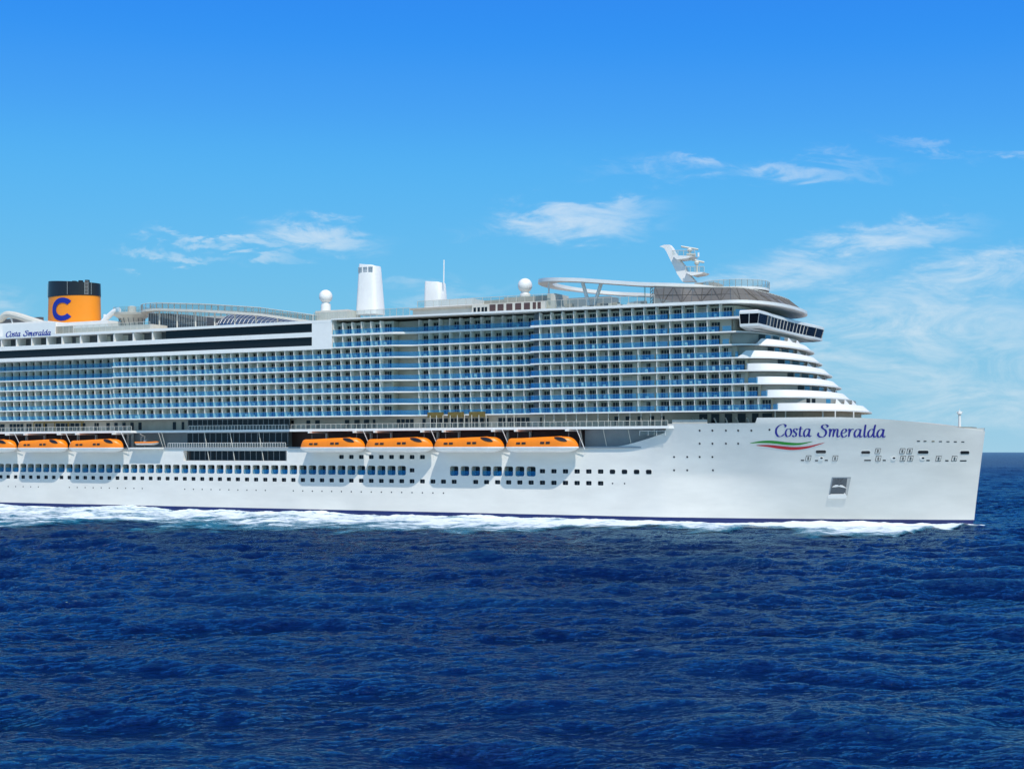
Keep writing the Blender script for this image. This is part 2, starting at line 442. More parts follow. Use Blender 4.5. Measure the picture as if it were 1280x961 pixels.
# mooring openings, fairleads, draught dashes, vents on the bow
for (x0, y0, x1, y1) in [(1019.3, 562, 1033, 566.8), (1076, 562.9, 1088.2, 567.4), (1146.8, 562.5, 1160.9, 567.2), (1199.7, 563, 1211.9, 567.8)]:
    c = 1.0; pts = [(x0 + c, y0), (x1 - c, y0), (x1, y0 + c), (x1, y1 - c), (x1 - c, y1), (x0 + c, y1), (x0, y1 - c), (x0, y0 + c)]
    o = plate(pts, 'white', 0.05).build('mooring_opening', ship)
    i = .5; plate([(x0 + c + i, y0 + i), (x1 - c - i, y0 + i), (x1 - i, y0 + c + i), (x1 - i, y1 - c - i), (x1 - c - i, y1 - i), (x0 + c + i, y1 - i), (x0 + i, y1 - c - i), (x0 + i, y0 + c + i)], 'black', 0.09).build('opening', o)
for (x, y) in [(1010.3, 572.5), (1043.9, 572.5), (1097.2, 563.6), (1097.8, 572.8), (1127.8, 563.6), (1137, 563.6), (1128.5, 572.8), (1138, 572.8), (1173, 572.9), (1192.8, 572.9)]:
    w_, h_ = 3.3, 3.3; sl = 0.7
    o = plate([(x - w_ + sl, y - h_), (x + w_ + sl, y - h_), (x + w_ - sl, y + h_), (x - w_ - sl, y + h_)], 'black', 0.04).build('vent_panel', ship)
    plate([(x - w_ + .6 + sl, y - h_ + .6), (x + w_ - .6 + sl, y - h_ + .6), (x + w_ - .6 - sl, y + h_ - .6), (x - w_ + .6 - sl, y + h_ - .6)], 'hull', 0.08).build('vent_cover', o)
    m_ = MB()
    for k in (-1.35, 0.0, 1.35):
        a = on_hull([(x - 1.1 + .1 * -k, y + k - .45), (x + 1.1 - .1 * k, y + k - .45), (x + 1.1 - .1 * k, y + k + .45), (x - 1.1 - .1 * k, y + k + .45)], 0.12); m_.poly(a, 'black')
    m_.build('louvre', o, recalc=False)
for (x0, x1, y) in [(1001, 1005, 575.2), (1018.8, 1022.4, 575.5), (1031, 1034.8, 575.2), (1080.3, 1088.5, 575.2), (1103.5, 1107.2, 575.2), (1158, 1162, 575.3), (1181.6, 1185.6, 575.6), (1200, 1208, 575.7)]:
    plate([(x0, y - .7), (x1, y - .7), (x1, y + .7), (x0, y + .7)], 'black', 0.04).build('scupper', ship)
for x in (1148.1, 1156.2, 1166.3, 1175.5, 1184.9, 1194.1, 1203.5):
    y = 551.2 + (x - 1148) * .018
    plate([(x - 1.8, y - .55), (x + 1.8, y - .55), (x + 1.8, y + .55), (x - 1.8, y + .55)], 'amber' if abs(x - 1166.3) < 1 else 'black', 0.04).build('freeing_slot', ship)
for (x, y) in [(1026.3, 572.8), (1116.8, 572.8), (1153, 572.8)]:
    o = plate(disc(x, y, 3.2, 16, 2.3), 'white', 0.10).build('fairlead', ship)
    plate(disc(x + .6, y - .7, 1.7, 12, 1.1), 'black', 0.13).build('opening', o)
# anchor pocket and anchor
ap = MB()
P4 = [(1039.8, 596.2), (1063.8, 596.2), (1058.4, 621.8), (1035.2, 621.8)]
# pocket: a white rim, a grey pocket floor leaning in at the top, a bright lower lip
o = plate(P4, 'grey', 0.05).build('anchor_pocket', ship)
Q = on_hull([(1041.2, 597.4), (1062.0, 597.4), (1057.6, 617), (1037.6, 617)], 0.10)
b = MB(); b.poly(Q, 'dgrey'); 
b.poly(on_hull([(1059.2, 597), (1063.4, 597), (1058.2, 620.8), (1056.6, 617)], 0.14), 'metal'); b.build('pocket_floor', o, recalc=False)
lip = MB(); a = on_hull([(1034.8, 619), (1039, 617.2), (1054.5, 617), (1055.5, 615.2), (1058.6, 619.5), (1057.9, 622.3), (1035, 622.3)], 0.22); c = on_hull([(1034.8, 619), (1039, 617.2), (1054.5, 617), (1055.5, 615.2), (1058.6, 619.5), (1057.9, 622.3), (1035, 622.3)], 0.0)
lip.poly(a, 'white')
for i in range(len(a)): lip.poly([a[i], a[(i + 1) % len(a)], c[(i + 1) % len(a)], c[i]], 'white')
lip.build('lip', o)
an = MB()
for pts in ([(1040, 608), (1044, 605.6), (1048.5, 605.2), (1053, 606), (1058, 609.4), (1053, 608.4), (1048.5, 607.4), (1044, 608)],
            [(1047.6, 606), (1048.2, 598.5), (1050.2, 598.5), (1049.8, 606)], [(1044.5, 598), (1046, 597.6), (1049, 603.5), (1048, 604.5)], [(1054.5, 597.6), (1056, 598), (1050.5, 604.5), (1049.6, 603.5)]):
    a = on_hull(pts, 0.26); c = on_hull(pts, 0.12); mm = 'white' if pts[0][1] == 608 else 'dgrey'
    an.poly(a, mm)
    for i in range(len(a)): an.poly([a[i], a[(i + 1) % len(a)], c[(i + 1) % len(a)], c[i]], mm)
an.build('anchor', ship)

# ------------------------------------------------------------------ lettering drawn with a broad pen
G = {
 'C': (1.25, [[(1.20, 1.30), (1.30, 1.60), (1.12, 1.86), (.78, 1.84), (.40, 1.50), (.15, 1.0), (.14, .45), (.42, .02), (.82, .02), (1.18, .32)]]),
 'o': (.86, [[(.50, 1.0), (.20, .86), (.08, .45), (.22, .05), (.45, 0), (.70, .20), (.80, .6), (.66, .95), (.50, 1.0)]]),
 's': (.72, [[(.64, .80), (.56, .98), (.34, 1.0), (.20, .80), (.32, .58), (.54, .38), (.52, .1), (.28, -.01), (.06, .16)]]),
 't': (.68, [[(.34, 1.45), (.30, .9), (.26, .3), (.36, .02), (.62, .14)], [(.04, .98), (.34, 1.0), (.64, 1.02)]]),
 'a': (1.04, [[(.74, .88), (.48, 1.0), (.20, .80), (.08, .40), (.20, .03), (.42, .06), (.66, .45), (.76, .9)], [(.80, 1.0), (.72, .55), (.70, .18), (.82, 0), (1.02, .14)]]),
 'S': (1.30, [[(1.12, 1.36), (1.18, 1.66), (.95, 1.88), (.62, 1.78), (.50, 1.42), (.66, 1.08), (.98, .78), (1.02, .36), (.74, .02), (.34, .0), (.08, .26), (.18, .55)]]),
 'm': (1.46, [[(.06, .86), (.20, 1.0), (.20, .5), (.16, 0)], [(.18, .45), (.36, .86), (.56, 1.0), (.66, .82), (.62, .4), (.58, 0)], [(.62, .45), (.80, .86), (1.0, 1.0), (1.10, .82), (1.06, .3), (1.16, .0), (1.42, .16)]]),
 'e': (.80, [[(.12, .46), (.40, .52), (.64, .72), (.56, .98), (.34, .97), (.13, .70), (.10, .30), (.28, 0), (.52, .03), (.76, .26)]]),
 'r': (.72, [[(.06, .86), (.20, 1.0), (.20, .5), (.16, 0)], [(.18, .45), (.34, .82), (.52, 1.0), (.68, .94)]]),
 'l': (.52, [[(.26, 1.92), (.22, 1.2), (.18, .3), (.28, 0), (.50, .14)]]),
 'd': (1.04, [[(.74, .88), (.48, 1.0), (.20, .80), (.08, .40), (.20, .03), (.42, .06), (.66, .45), (.76, .9)], [(.84, 1.92), (.76, 1.2), (.70, .3), (.82, 0), (1.02, .14)]]),
}
def spline(P, n=7):
    P = [P[0]] + P + [P[-1]]; out = []
    for i in range(1, len(P) - 2):
        for k in range(n):
            t = k / n; a, b, c, d = P[i - 1], P[i], P[i + 1], P[i + 2]
            out.append(tuple(0.5 * (2 * b[q] + (c[q] - a[q]) * t + (2 * a[q] - 5 * b[q] + 4 * c[q] - d[q]) * t * t + (3 * b[q] - a[q] - 3 * c[q] + d[q]) * t ** 3) for q in (0, 1)))
    out.append(P[-2]); return out
def write(word, place, parent, m, slant=0.16, w0=.035, w1=.085):
    """place(s, h) -> 3D point; s runs 0..1 along the word, h in x-heights. one mesh per letter"""
    L = sum(G[c][0] for c in word); x = 0
    for c in word:
        adv, strokes = G[c]; b = MB(); q = 0
        for st in strokes:
            pts = spline(st); n = len(pts); l, r = [], []
            for i, p in enumerate(pts):
                a, d = pts[max(0, i - 1)], pts[min(n - 1, i + 1)]
                tx, ty = d[0] - a[0], d[1] - a[1]; ln = math.hypot(tx, ty) or 1; tx /= ln; ty /= ln
                hw = w0 + w1 * abs(ty * .95 - tx * .25) ** 1.2
                end = min(1, 0.45 + min(i, n - 1 - i) / 4); hw *= end
                if c in 'CS': hw *= 1.12
                for side, arr in ((1, l), (-1, r)):
                    X, Y = p[0] - ty * hw * side, p[1] + tx * hw * side; Y = Y if Y < 1 else 1 + (Y - 1) * .62
                    arr.append(((x + X + Y * slant) / L, Y))
            for i in range(n - 1):
                b.poly([place(*l[i], q), place(*l[i + 1], q), place(*r[i + 1], q), place(*r[i], q)], m)
            q += 1
        b.build('letter', parent, recalc=False); x += adv
def bow_place(x0, x1, y0, xh):
    uA, zA = hull_at(x0, y0); uB, zB = hull_at(x1, y0 + .3)
    def f(s, h, q): return on_hull([(uA + (uB - uA) * s, zA + (zB - zA) * s + h * xh)], 0.05 + .012 * q, px=False)[0]
    return f
nm = bpy.data.objects.new('ship_name', None); COL.objects.link(nm); nm.parent = ship
nm['label'] = 'blue script name painted on the bow'
write('Costa', bow_place(968.6, 1014.5, 545.3, 1.62), nm, 'blue')
write('Smeralda', bow_place(1021.5, 1107.0, 545.9, 1.62), nm, 'blue')
def ribbon(P, W, m, name):
    c = spline(P, 10); b = MB(); n = len(c)
    for i in range(n - 1):
        f = lambda k: W * math.sin(math.pi * min(1, max(0, k / (n - 1)))) ** 0.8
        q = [(c[i][0], c[i][1] - f(i)), (c[i + 1][0], c[i + 1][1] - f(i + 1)), (c[i + 1][0], c[i + 1][1] + f(i + 1)), (c[i][0], c[i][1] + f(i))]
        b.poly(on_hull(q, 0.05), m)
    return b.build(name, ship, recalc=False)
ribbon([(937, 554), (950, 552.4), (965, 552.3), (985, 554.4), (1000, 554.6), (1016, 551.6)], 1.75, 'green', 'green_ribbon')
ribbon([(945, 556.6), (960, 557.2), (975, 559), (992, 560.4), (1010, 558.6), (1031, 553.0)], 1.9, 'red', 'red_ribbon')

# ------------------------------------------------------------------ promenade and boat recess
def curve_front(ua, uf, vs, n=2.3, steps=40):
    out = []
    for i in range(steps + 1):
        th = math.pi / 2 * (1 - i / steps) ; 
        v = vs * math.sin(th) ** (2 / n); u = ua + (uf - ua) * math.cos(th) ** (2 / n)
        out.append((u, v))
    return out
def mirror(p): return p + [(a, -b) for a, b in p[::-1] if abs(b) > 1e-6]
def closed(p): return p + [(a, -b) for a, b in p[::-1] if abs(b) > 1e-6]
uS = [U(x) for x in (140, 415, 500, 663)]
UA_, UB_, UC_, UD_ = uS[0], uS[1], -33.0, uS[3]
VA, VD = 18.9, 18.7
pr = MB()
pth = [(STERN, 20.9), (U(163), 20.9), (U(166), 19.3), (U(361, 19.3), 19.3), (U(362), 21.0), (U(836), 21.0), (U(836) + 1.5, 20.0)]
pr.prism(closed(pth), 20.1, 20.66, 'white'); pr.build('promenade_deck', ship)
# inner walls of the boat recess
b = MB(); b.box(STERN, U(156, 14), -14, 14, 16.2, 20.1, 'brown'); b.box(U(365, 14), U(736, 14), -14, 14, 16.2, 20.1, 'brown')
b.box(U(156, 14), U(365, 14), -13.6, 13.6, 16.2, 20.1, 'grey'); b.box(U(736, 14), 40, -16, 16, 16.2, 20.1, 'grey')
b.build('boat_recess_wall', ship)
# glazed bay amidships
def gl_wall(name, u0, u1, v, z0, z1, n, m='dglass', fm='grey', fr=.09, ncol=0):
    b = MB(); b.box(u0, u1, v - .12, v, z0, z1, m); o = b.build(name, ship)
    f = MB(); f.box(u0 - fr, u1 + fr, v - .1, v + .06, z1, z1 + fr, fm); f.box(u0 - fr, u1 + fr, v - .1, v + .06, z0 - fr, z0, fm)
    for k in range(n + 1):
        u = u0 + (u1 - u0) * k / n; f.box(u - fr / 2, u + fr / 2, v, v + .07, z0, z1, fm)
    f.build('frame', o); return o
gl_wall('glazed_wall', U(234, 17.6), U(360, 17.6), 17.6, 16.9, 19.9, 17)
gl_wall('glazed_wall', U(236, 17.2), U(357, 17.2), 17.2, 12.9, 15.3, 17)
b = MB(); u0, u1, z0, z1 = BAY; va = vh(0, 14) - .01
b.poly([(u0, va, z0), (u1, va, z0), (u1, 17.1, z0 + .1), (u0, 17.1, z0 + .1)], 'white')
b.poly([(u0, va + .2, z1), (u1, va + .2, z1), (u1, 17.1, z1), (u0, 17.1, z1)], 'white')
b.poly([(u0, va, z0), (u0, va, z1), (u0, 17.1, z1), (u0, 17.1, z0)], 'white')
b.poly([(u1, va, z0), (u1, va, z1), (u1, 17.1, z1), (u1, 17.1, z0)], 'white'); b.build('window_bay', ship, recalc=False)
for x in (255.5, 287.5, 323.5):
    MB().tube([(U(x, 18.7), 18.7, 20.1), (U(x + 6, 18.4), 18.4, 12.8)], .09, 'cream').build('raked_column', ship)
def rail(name, path, zf, h, glassm='rglass', post='metal', sp=1.6, topr=.05, pr_=.04):
    """glass balustrade along a path of (u, v): panes, posts, handrail in one part, panes as a sub-part"""
    zf = zf if callable(zf) else (lambda p, z=zf: z)
    f = MB(); g = MB()
    for (a, c) in zip(path[:-1], path[1:]):
        L = math.dist(a, c); n = max(1, round(L / sp)); d = ((c[0] - a[0]) / n, (c[1] - a[1]) / n)
        for k in range(n + 1):
            p = (a[0] + d[0] * k, a[1] + d[1] * k)
            f.box(p[0] - pr_, p[0] + pr_, p[1] - pr_, p[1] + pr_, zf(p), zf(p) + h, post)
        za, zc = zf(a), zf(c)
        f.tube([(a[0], a[1], za + h), (c[0], c[1], zc + h)], topr, post, 5)
        if glassm: g.poly([(a[0], a[1], za + .1), (c[0], c[1], zc + .1), (c[0], c[1], zc + h - .06), (a[0], a[1], za + h - .06)], glassm)
    o = f.build(name, ship)
    if glassm: g.build('glass_pane', o, recalc=False)
    return o
rail('recess_railing', [(U(210, 18.6), 18.6), (U(357, 18.6), 18.6)], 16.2, 1.15, 'rglass', 'white', .8)
rail('recess_railing', [(U(800, 20), 20.2), (U(832, 20.4), 20.6)], 18.6, 1.0, 'rglass', 'white', 2)
# struts in the open part of the recess
for x, dxx in ((725, 4.5), (754, 4.5), (785, 4.5), (818, 0), (153, 7), (160, 0), (198, 6), (202, 5)):
    MB().tube([(U(x, 19.6), 19.6, 20.1), (U(x + dxx, 18.5), 18.5, 16.2)], .07, 'cream').build('raked_column', ship)
# promenade cabin wall with doors and windows
W17 = 17.2
b = MB()
pm = [(STERN, W17), (U(832, W17), W17), (U(838, 19), 17.2), (58, 17.2), (66, 15), (72, 9), (74, 0)]
b.prism(closed(pm), 20.2, 23.48, 'beige'); b.build('promenade_cabin_wall', ship)
S = [23.8, 26.6, 29.4, 32.2, 34.95, 37.7, 40.45, 43.5, 46.4]
def px_box(name, x0, x1, v, z0, z1, m, t=.1, parent=ship):
    return MB().box(U(x0, v), U(x1, v), v, v + t, z0, z1, m).build(name, parent)
groups = [(0, 7, 1), (12, 30, 4), (33, 40, 2), (44, 52, 2), (54, 60, 1), (70, 100, 5), (101, 108, 1), (118, 124, 2), (133, 138, 1), (143, 148, 1), (153, 158, 1), (163, 168, 1), (173, 178, 1),
          (216, 221, 1), (227, 231, 1), (364, 368, 1), (383, 389, 1), (394, 401, 1), (431, 438, 1), (443, 451, 1), (455, 463, 1), (466, 470, 1), (496, 518, 4), (528, 533, 1), (537, 561, 4), (562, 586, 4), (588, 612, 4),
          (623, 663, 7), (675, 678, 1), (768, 774, 1), (782, 789, 1), (797, 804, 1), (812, 819, 1), (826, 832, 1)]
for (x0, x1, n) in groups:
    for k in range(n):
        a = x0 + (x1 - x0) * k / n; c = a + (x1 - x0) / n * .8
        MB().box(U(a, 17.25), U(c, 17.25), 17.22, 17.27, 20.9, 22.9, 'cglass').build('promenade_window', ship)
gl_wall('promenade_glazing', U(235, 18.6), U(362, 18.6), 18.6, 20.7, 23.3, 20)
rail('promenade_railing', [(U(236, 19.2), 19.15), (U(360, 19.2), 19.15)], 20.66, 1.15, 'rglass', 'white', 1.0)
rail('promenade_railing', [(STERN, 20.6), (U(163), 20.6)], 20.66, 1.15, 'rglass', 'cream', 1.5)
rail('promenade_railing', [(U(363), 20.7), (U(834), 20.7)], 20.66, 1.15, 'rglass', 'cream', 1.5)
b = MB()
x = 679
cols = []
for x in (679, 691, 706, 719, 732, 746, 759, 772, 786, 800, 812, 826): cols.append(x)
for x in cols: MB().tube([(U(x), 20.4, 20.66), (U(x), 20.4, 23.6)], .08, 'cream').build('deck_post', ship)
for x in (535, 543, 551, 560, 569, 578, 587, 596, 605, 630, 640): MB().tube([(U(x), 20.0, 20.66), (U(x), 20.0, 23.6)], .09, 'cream').build('deck_post', ship)
b = MB()
for (x0, x1) in ((535, 553.5), (560.5, 579), (587, 605.5)):
    b = MB(); b.box(U(x0, 19.6), U(x1, 19.6), 19.2, 19.9, 23.15, 24.35, 'amber'); b.build('awning_box', ship)
b = MB(); b.box(U(42, 20.3), U(103, 20.3), 19.6, 20.3, 23.0, 23.3, 'amber')
for x in (42, 55, 68, 85, 102): b.box(U(x, 20.2), U(x, 20.2) + .2, 20.1, 20.3, 20.7, 23.0, 'amber')
b.build('amber_pergola', ship)

# forward open deck under the first tier: balustrade and posts
b = MB(); b.box(U(838), U(882), 19.8, 20.0, 20.4, 21.95, 'cream'); b.build('screen_wall', ship)
for x, v in ((969, 18.6), (982, 18.2), (1028.5, 15.5), (1044, 14), (1067, 10)):
    MB().tube([(U(x, v), v, 20.2), (U(x, v), v, 23.6)], .14, 'white').build('deck_post', ship)
for (x0, x1) in ((874, 884), (889, 899), (906, 915), (922, 932), (940, 948), (953, 965)):
    MB().box(U(x0, 17.3), U(x1, 17.3), 17.22, 17.3, 21.3, 23.2, 'cglass').build('promenade_window', ship)

# ------------------------------------------------------------------ superstructure: slabs
TX = [1090, 1065, 1052, 1040.6, 1028, 1018]            # how far forward each tier reaches
TA = [965.5, 950, 934, 933.5, 921, 912]
tiers = []
for k in range(6):
    ua = U(TA[k]); lo, hi = ua + 2, ua + 60
    for _ in range(30):
        mid = (lo + hi) / 2
        mx = max(PX(a, c) for a, c in mirror(curve_front(ua, mid, 21)))
        if mx > TX[k]: hi = mid
        else: lo = mid
    tiers.append((ua, lo)); print('tier', k, ua, lo)
def side_path(d=0.0, k=0):
    p = [(STERN, VA - d), (UA_, VA - d), (UA_, 21 - d), (UC_, 21 - d)]
    p += [(UC_ + 6 * t, 21 - 2.3 * sm(0, 1, t) - d) for t in (.15, .3, .45, .6, .75, .9, 1)]
    p += [(UD_ - 0.0 + d, VD - d), (UD_ + d, 21 - d)]
    return p
for k in range(7):
    b = MB()
    if k < 6: fr = curve_front(tiers[k][0], tiers[k][1], 21)
    else: fr = curve_front(U(914), 57.4, 21)
    b.prism(closed(side_path() + fr), S[k] - .24, S[k] + .04, 'white')
    b.build('deck_slab', ship)
# slab of the top cabin row, from the white end panel forward
ROOF_U = None
fr7 = curve_front(U(919), 57.2, 21)
cpath = [(UB_, 21), (UC_, 21)] + side_path()[4:]
MB().prism(closed(cpath + fr7), S[7] - .38, S[7] + .04, 'white').build('deck_slab', ship)
lo, hi = 60, 90
for _ in range(30):
    mid = (lo + hi) / 2
    if max(PX(a, c) for a, c in mirror(curve_front(U(905), mid, 21.3))) > 1004: hi = mid
    else: lo = mid
ROOF_U = lo; print('roof', lo, tiers[5][1])
frR = curve_front(U(905), ROOF_U, 21.3)
MB().prism(closed([(UB_ - .02, 21.3), (frR[0][0] - 1, 21.3)] + frR), lambda p: 46.35 + .75 * (1 - sm(-30, 5, p[0])), lambda p: 47.0 + .35 * (1 - sm(-30, 5, p[0])), 'white').build('roof_slab', ship)

# inner walls of the cabins, one per stretch
D_ = 1.85
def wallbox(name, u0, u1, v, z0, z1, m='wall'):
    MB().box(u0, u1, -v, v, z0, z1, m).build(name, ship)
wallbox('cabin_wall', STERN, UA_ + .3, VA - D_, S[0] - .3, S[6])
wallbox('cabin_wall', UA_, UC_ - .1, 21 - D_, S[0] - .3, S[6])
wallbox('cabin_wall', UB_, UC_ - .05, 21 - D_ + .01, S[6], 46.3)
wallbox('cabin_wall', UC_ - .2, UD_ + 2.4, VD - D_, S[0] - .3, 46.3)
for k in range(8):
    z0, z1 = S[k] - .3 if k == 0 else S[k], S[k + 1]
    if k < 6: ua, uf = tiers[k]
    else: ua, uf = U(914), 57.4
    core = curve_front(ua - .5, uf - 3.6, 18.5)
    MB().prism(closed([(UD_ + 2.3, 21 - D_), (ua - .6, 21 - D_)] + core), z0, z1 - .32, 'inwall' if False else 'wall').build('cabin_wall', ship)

for k in range(8):
    MB().box(UD_ + .1, UD_ + 2.3, 18.9, 19.3, S[k] + .04, (S[k + 1] - .24 if k < 7 else 46.3), 'dgrey').build('recess_shade', ship)  # dark grey panel stands in for the shade at the recess end
    MB().box(UC_ + .2, -26.5, VD - D_ - .02, VD - D_ + .12, S[k] + .04, (S[k + 1] - .24 if k < 7 else 46.3), 'beige').build('corner_panel', ship)
# ------------------------------------------------------------------ balconies
units = []   # (u centre, v edge, row, has_door, width)
def strip(u0, u1, v, rows, first=None):
    n = round((u1 - u0) / 2.8); p = (u1 - u0) / n
    for r in rows:
        for i in range(n): units.append((u0 + p * (i + .5), v, r, True, p, True))
strip(U(-45, VA), UA_ - .1, VA, range(0, 6))
strip(UA_ + .3, UC_ - .1, 21, range(0, 6))
strip(UB_ + .2, UC_ - .1, 21, range(6, 8))
strip(-26.4, UD_ - .2, VD, range(0, 8))
low = [680, 694, 708, 722.5, 737, 751.5, 766, 780.6, None, 803.2, None, 826.5, 842.8, 858.3, 873.8, 889.6, 905, 920.8, 937, 953.3]
ends = [966, 951, 935, 935, 919, 903, 903, 918]
for r in range(8):
    if r < 5: xs = [x for x in low if x]
    else: xs = [680, 694, 708, 722.5, 737, 751.5, 766, 780.6, 795.3, 810.3, 825.6, 842.8, 858.3, 873.8, 889.6, 905]
    for x in xs:
        if x + 8 > ends[r]: continue
        units.append((U(x + 5.2, 19.15), 21, r, True, 2.8, True))
    if r < 5:
        for x in (792, 814.6): units.append((U(x + 4, 19.15), 21, r, False, 1.3, False))
    units.append((UD_ + 1.15, 21, r, False, 1.9, False))
def unit_mb(u, v, r, door, p, div, parts):
    """parts: dict of MBs to fill: 'div', 'door', 'glass', 'frame'"""
    z0, z1 = S[r] + .04, (S[r + 1] - .24 if r < 7 else 46.35); vb = v - D_
    h = 1.1
    if div:
        parts['div'].poly([(u - p / 2, vb, z0), (u - p / 2, v - .10, z0), (u - p / 2, v - .10, z0 + 1.2), (u - p / 2, v - .10, z1), (u - p / 2, vb, z1)], 'divider')
        parts['div'].poly([(u - p / 2 + .06, vb, z0), (u - p / 2 + .06, v - .10, z0), (u - p / 2 + .06, v - .10, z0 + 1.2), (u - p / 2 + .06, v - .10, z1), (u - p / 2 + .06, vb, z1)], 'white')
        parts['div'].poly([(u - p / 2 , v - .10, z0), (u - p / 2 + .06, v - .10, z0), (u - p / 2 + .06, v - .10, z0 + 1.2), (u - p / 2 , v - .10, z0 + 1.2)], 'white')
        parts['div'].poly([(u - p / 2 , v - .10, z1), (u - p / 2 + .06, v - .10, z1), (u - p / 2 + .06, v - .10, z0 + 1.2), (u - p / 2 , v - .10, z0 + 1.2)], 'white')
    if door:
        dw = .98; parts['door'].box(u - dw, u + dw, vb + .01, vb + .06, z0 + .02, z0 + 2.1, 'cglass')
        for s_ in (-1, -.33, .33, 1): parts['frame'].box(u + s_ * dw - .035, u + s_ * dw + .035, vb + .06, vb + .10, z0 + .02, z0 + 2.1, 'wall')
    if door and random.random() < .22:      # a drawn curtain behind the door glass
        a = random.choice([-dw, 0, -dw]); c = random.choice([dw, 0]) if a < 0 else dw
        parts['door'].box(u + a, u + c, vb + .06, vb + .075, z0 + .05, z0 + 2.05, 'curtain')
    if door and random.random() < .5:       # small table or chair
        a = u + random.uniform(-.9, .5); parts['frame'].box(a, a + .5, v - .9, v - .45, z0, z0 + random.choice([.45, .75, .95]), random.choice(['grey', 'cream', 'metal']))
    parts['glass'].poly([(u - p / 2, v - .05, z0), (u + p / 2, v - .05, z0), (u + p / 2, v - .05, z0 + h), (u - p / 2, v - .05, z0 + h)], 'bglass')
    parts['frame'].box(u - p / 2, u + p / 2, v - .07, v - .02, z0 + h, z0 + h + .05, 'metal')
    # a chair or two on some balconies, as part of the balcony's fittings
units.sort(key=lambda q: -((F / (RY - q[0] * SH - q[1] * CH))))
for i, q in enumerate(units[:100]):
    parts = {n: MB() for n in ('div', 'door', 'glass', 'frame')}
    unit_mb(*q, parts)
    o = parts['frame'].build('balcony', ship)
    if parts['div'].f: parts['div'].build('divider', o, recalc=False)
    if parts['door'].f: parts['door'].build('door', o)
    parts['glass'].build('glass_railing', o, recalc=False)
one = MB(); parts = {n: one for n in ('div', 'door', 'glass', 'frame')}
for q in units[100:]: unit_mb(*q, parts)
one.build('balcony', ship, recalc=False, kind='stuff')
# end glasses and white ends of the rows beside the tiers, corner glass amidships
for r in range(8):
    b = MB(); xa = ends[r]; z0 = S[r] + .04
    xb = [972, 959, 947, 934.5, 922.5, 911, 914, 919][r]
    if r == 7: xa = 917
    if xb - xa > .5: b.poly([(U(xa), 20.95, z0), (U(xb), 20.95, z0), (U(xb), 20.95, z0 + 1.1), (U(xa), 20.95, z0 + 1.1)], 'bglass')
    cp = [(UC_ - .1, 20.95)] + [(UC_ + 6 * t, 20.95 - 2.3 * sm(0, 1, t)) for t in (.15, .3, .45, .6, .75, .9, 1)] + [(-26.4, 18.65)]
    b2 = MB()
    for a, c in zip(cp[:-1], cp[1:]): b2.poly([(a[0], a[1], z0), (c[0], c[1], z0), (c[0], c[1], z0 + 1.1), (a[0], a[1], z0 + 1.1)], 'bglass')
    if b.f: b.build('end_glass_railing', ship, recalc=False)
    b2.build('corner_glass_railing', ship, recalc=False)

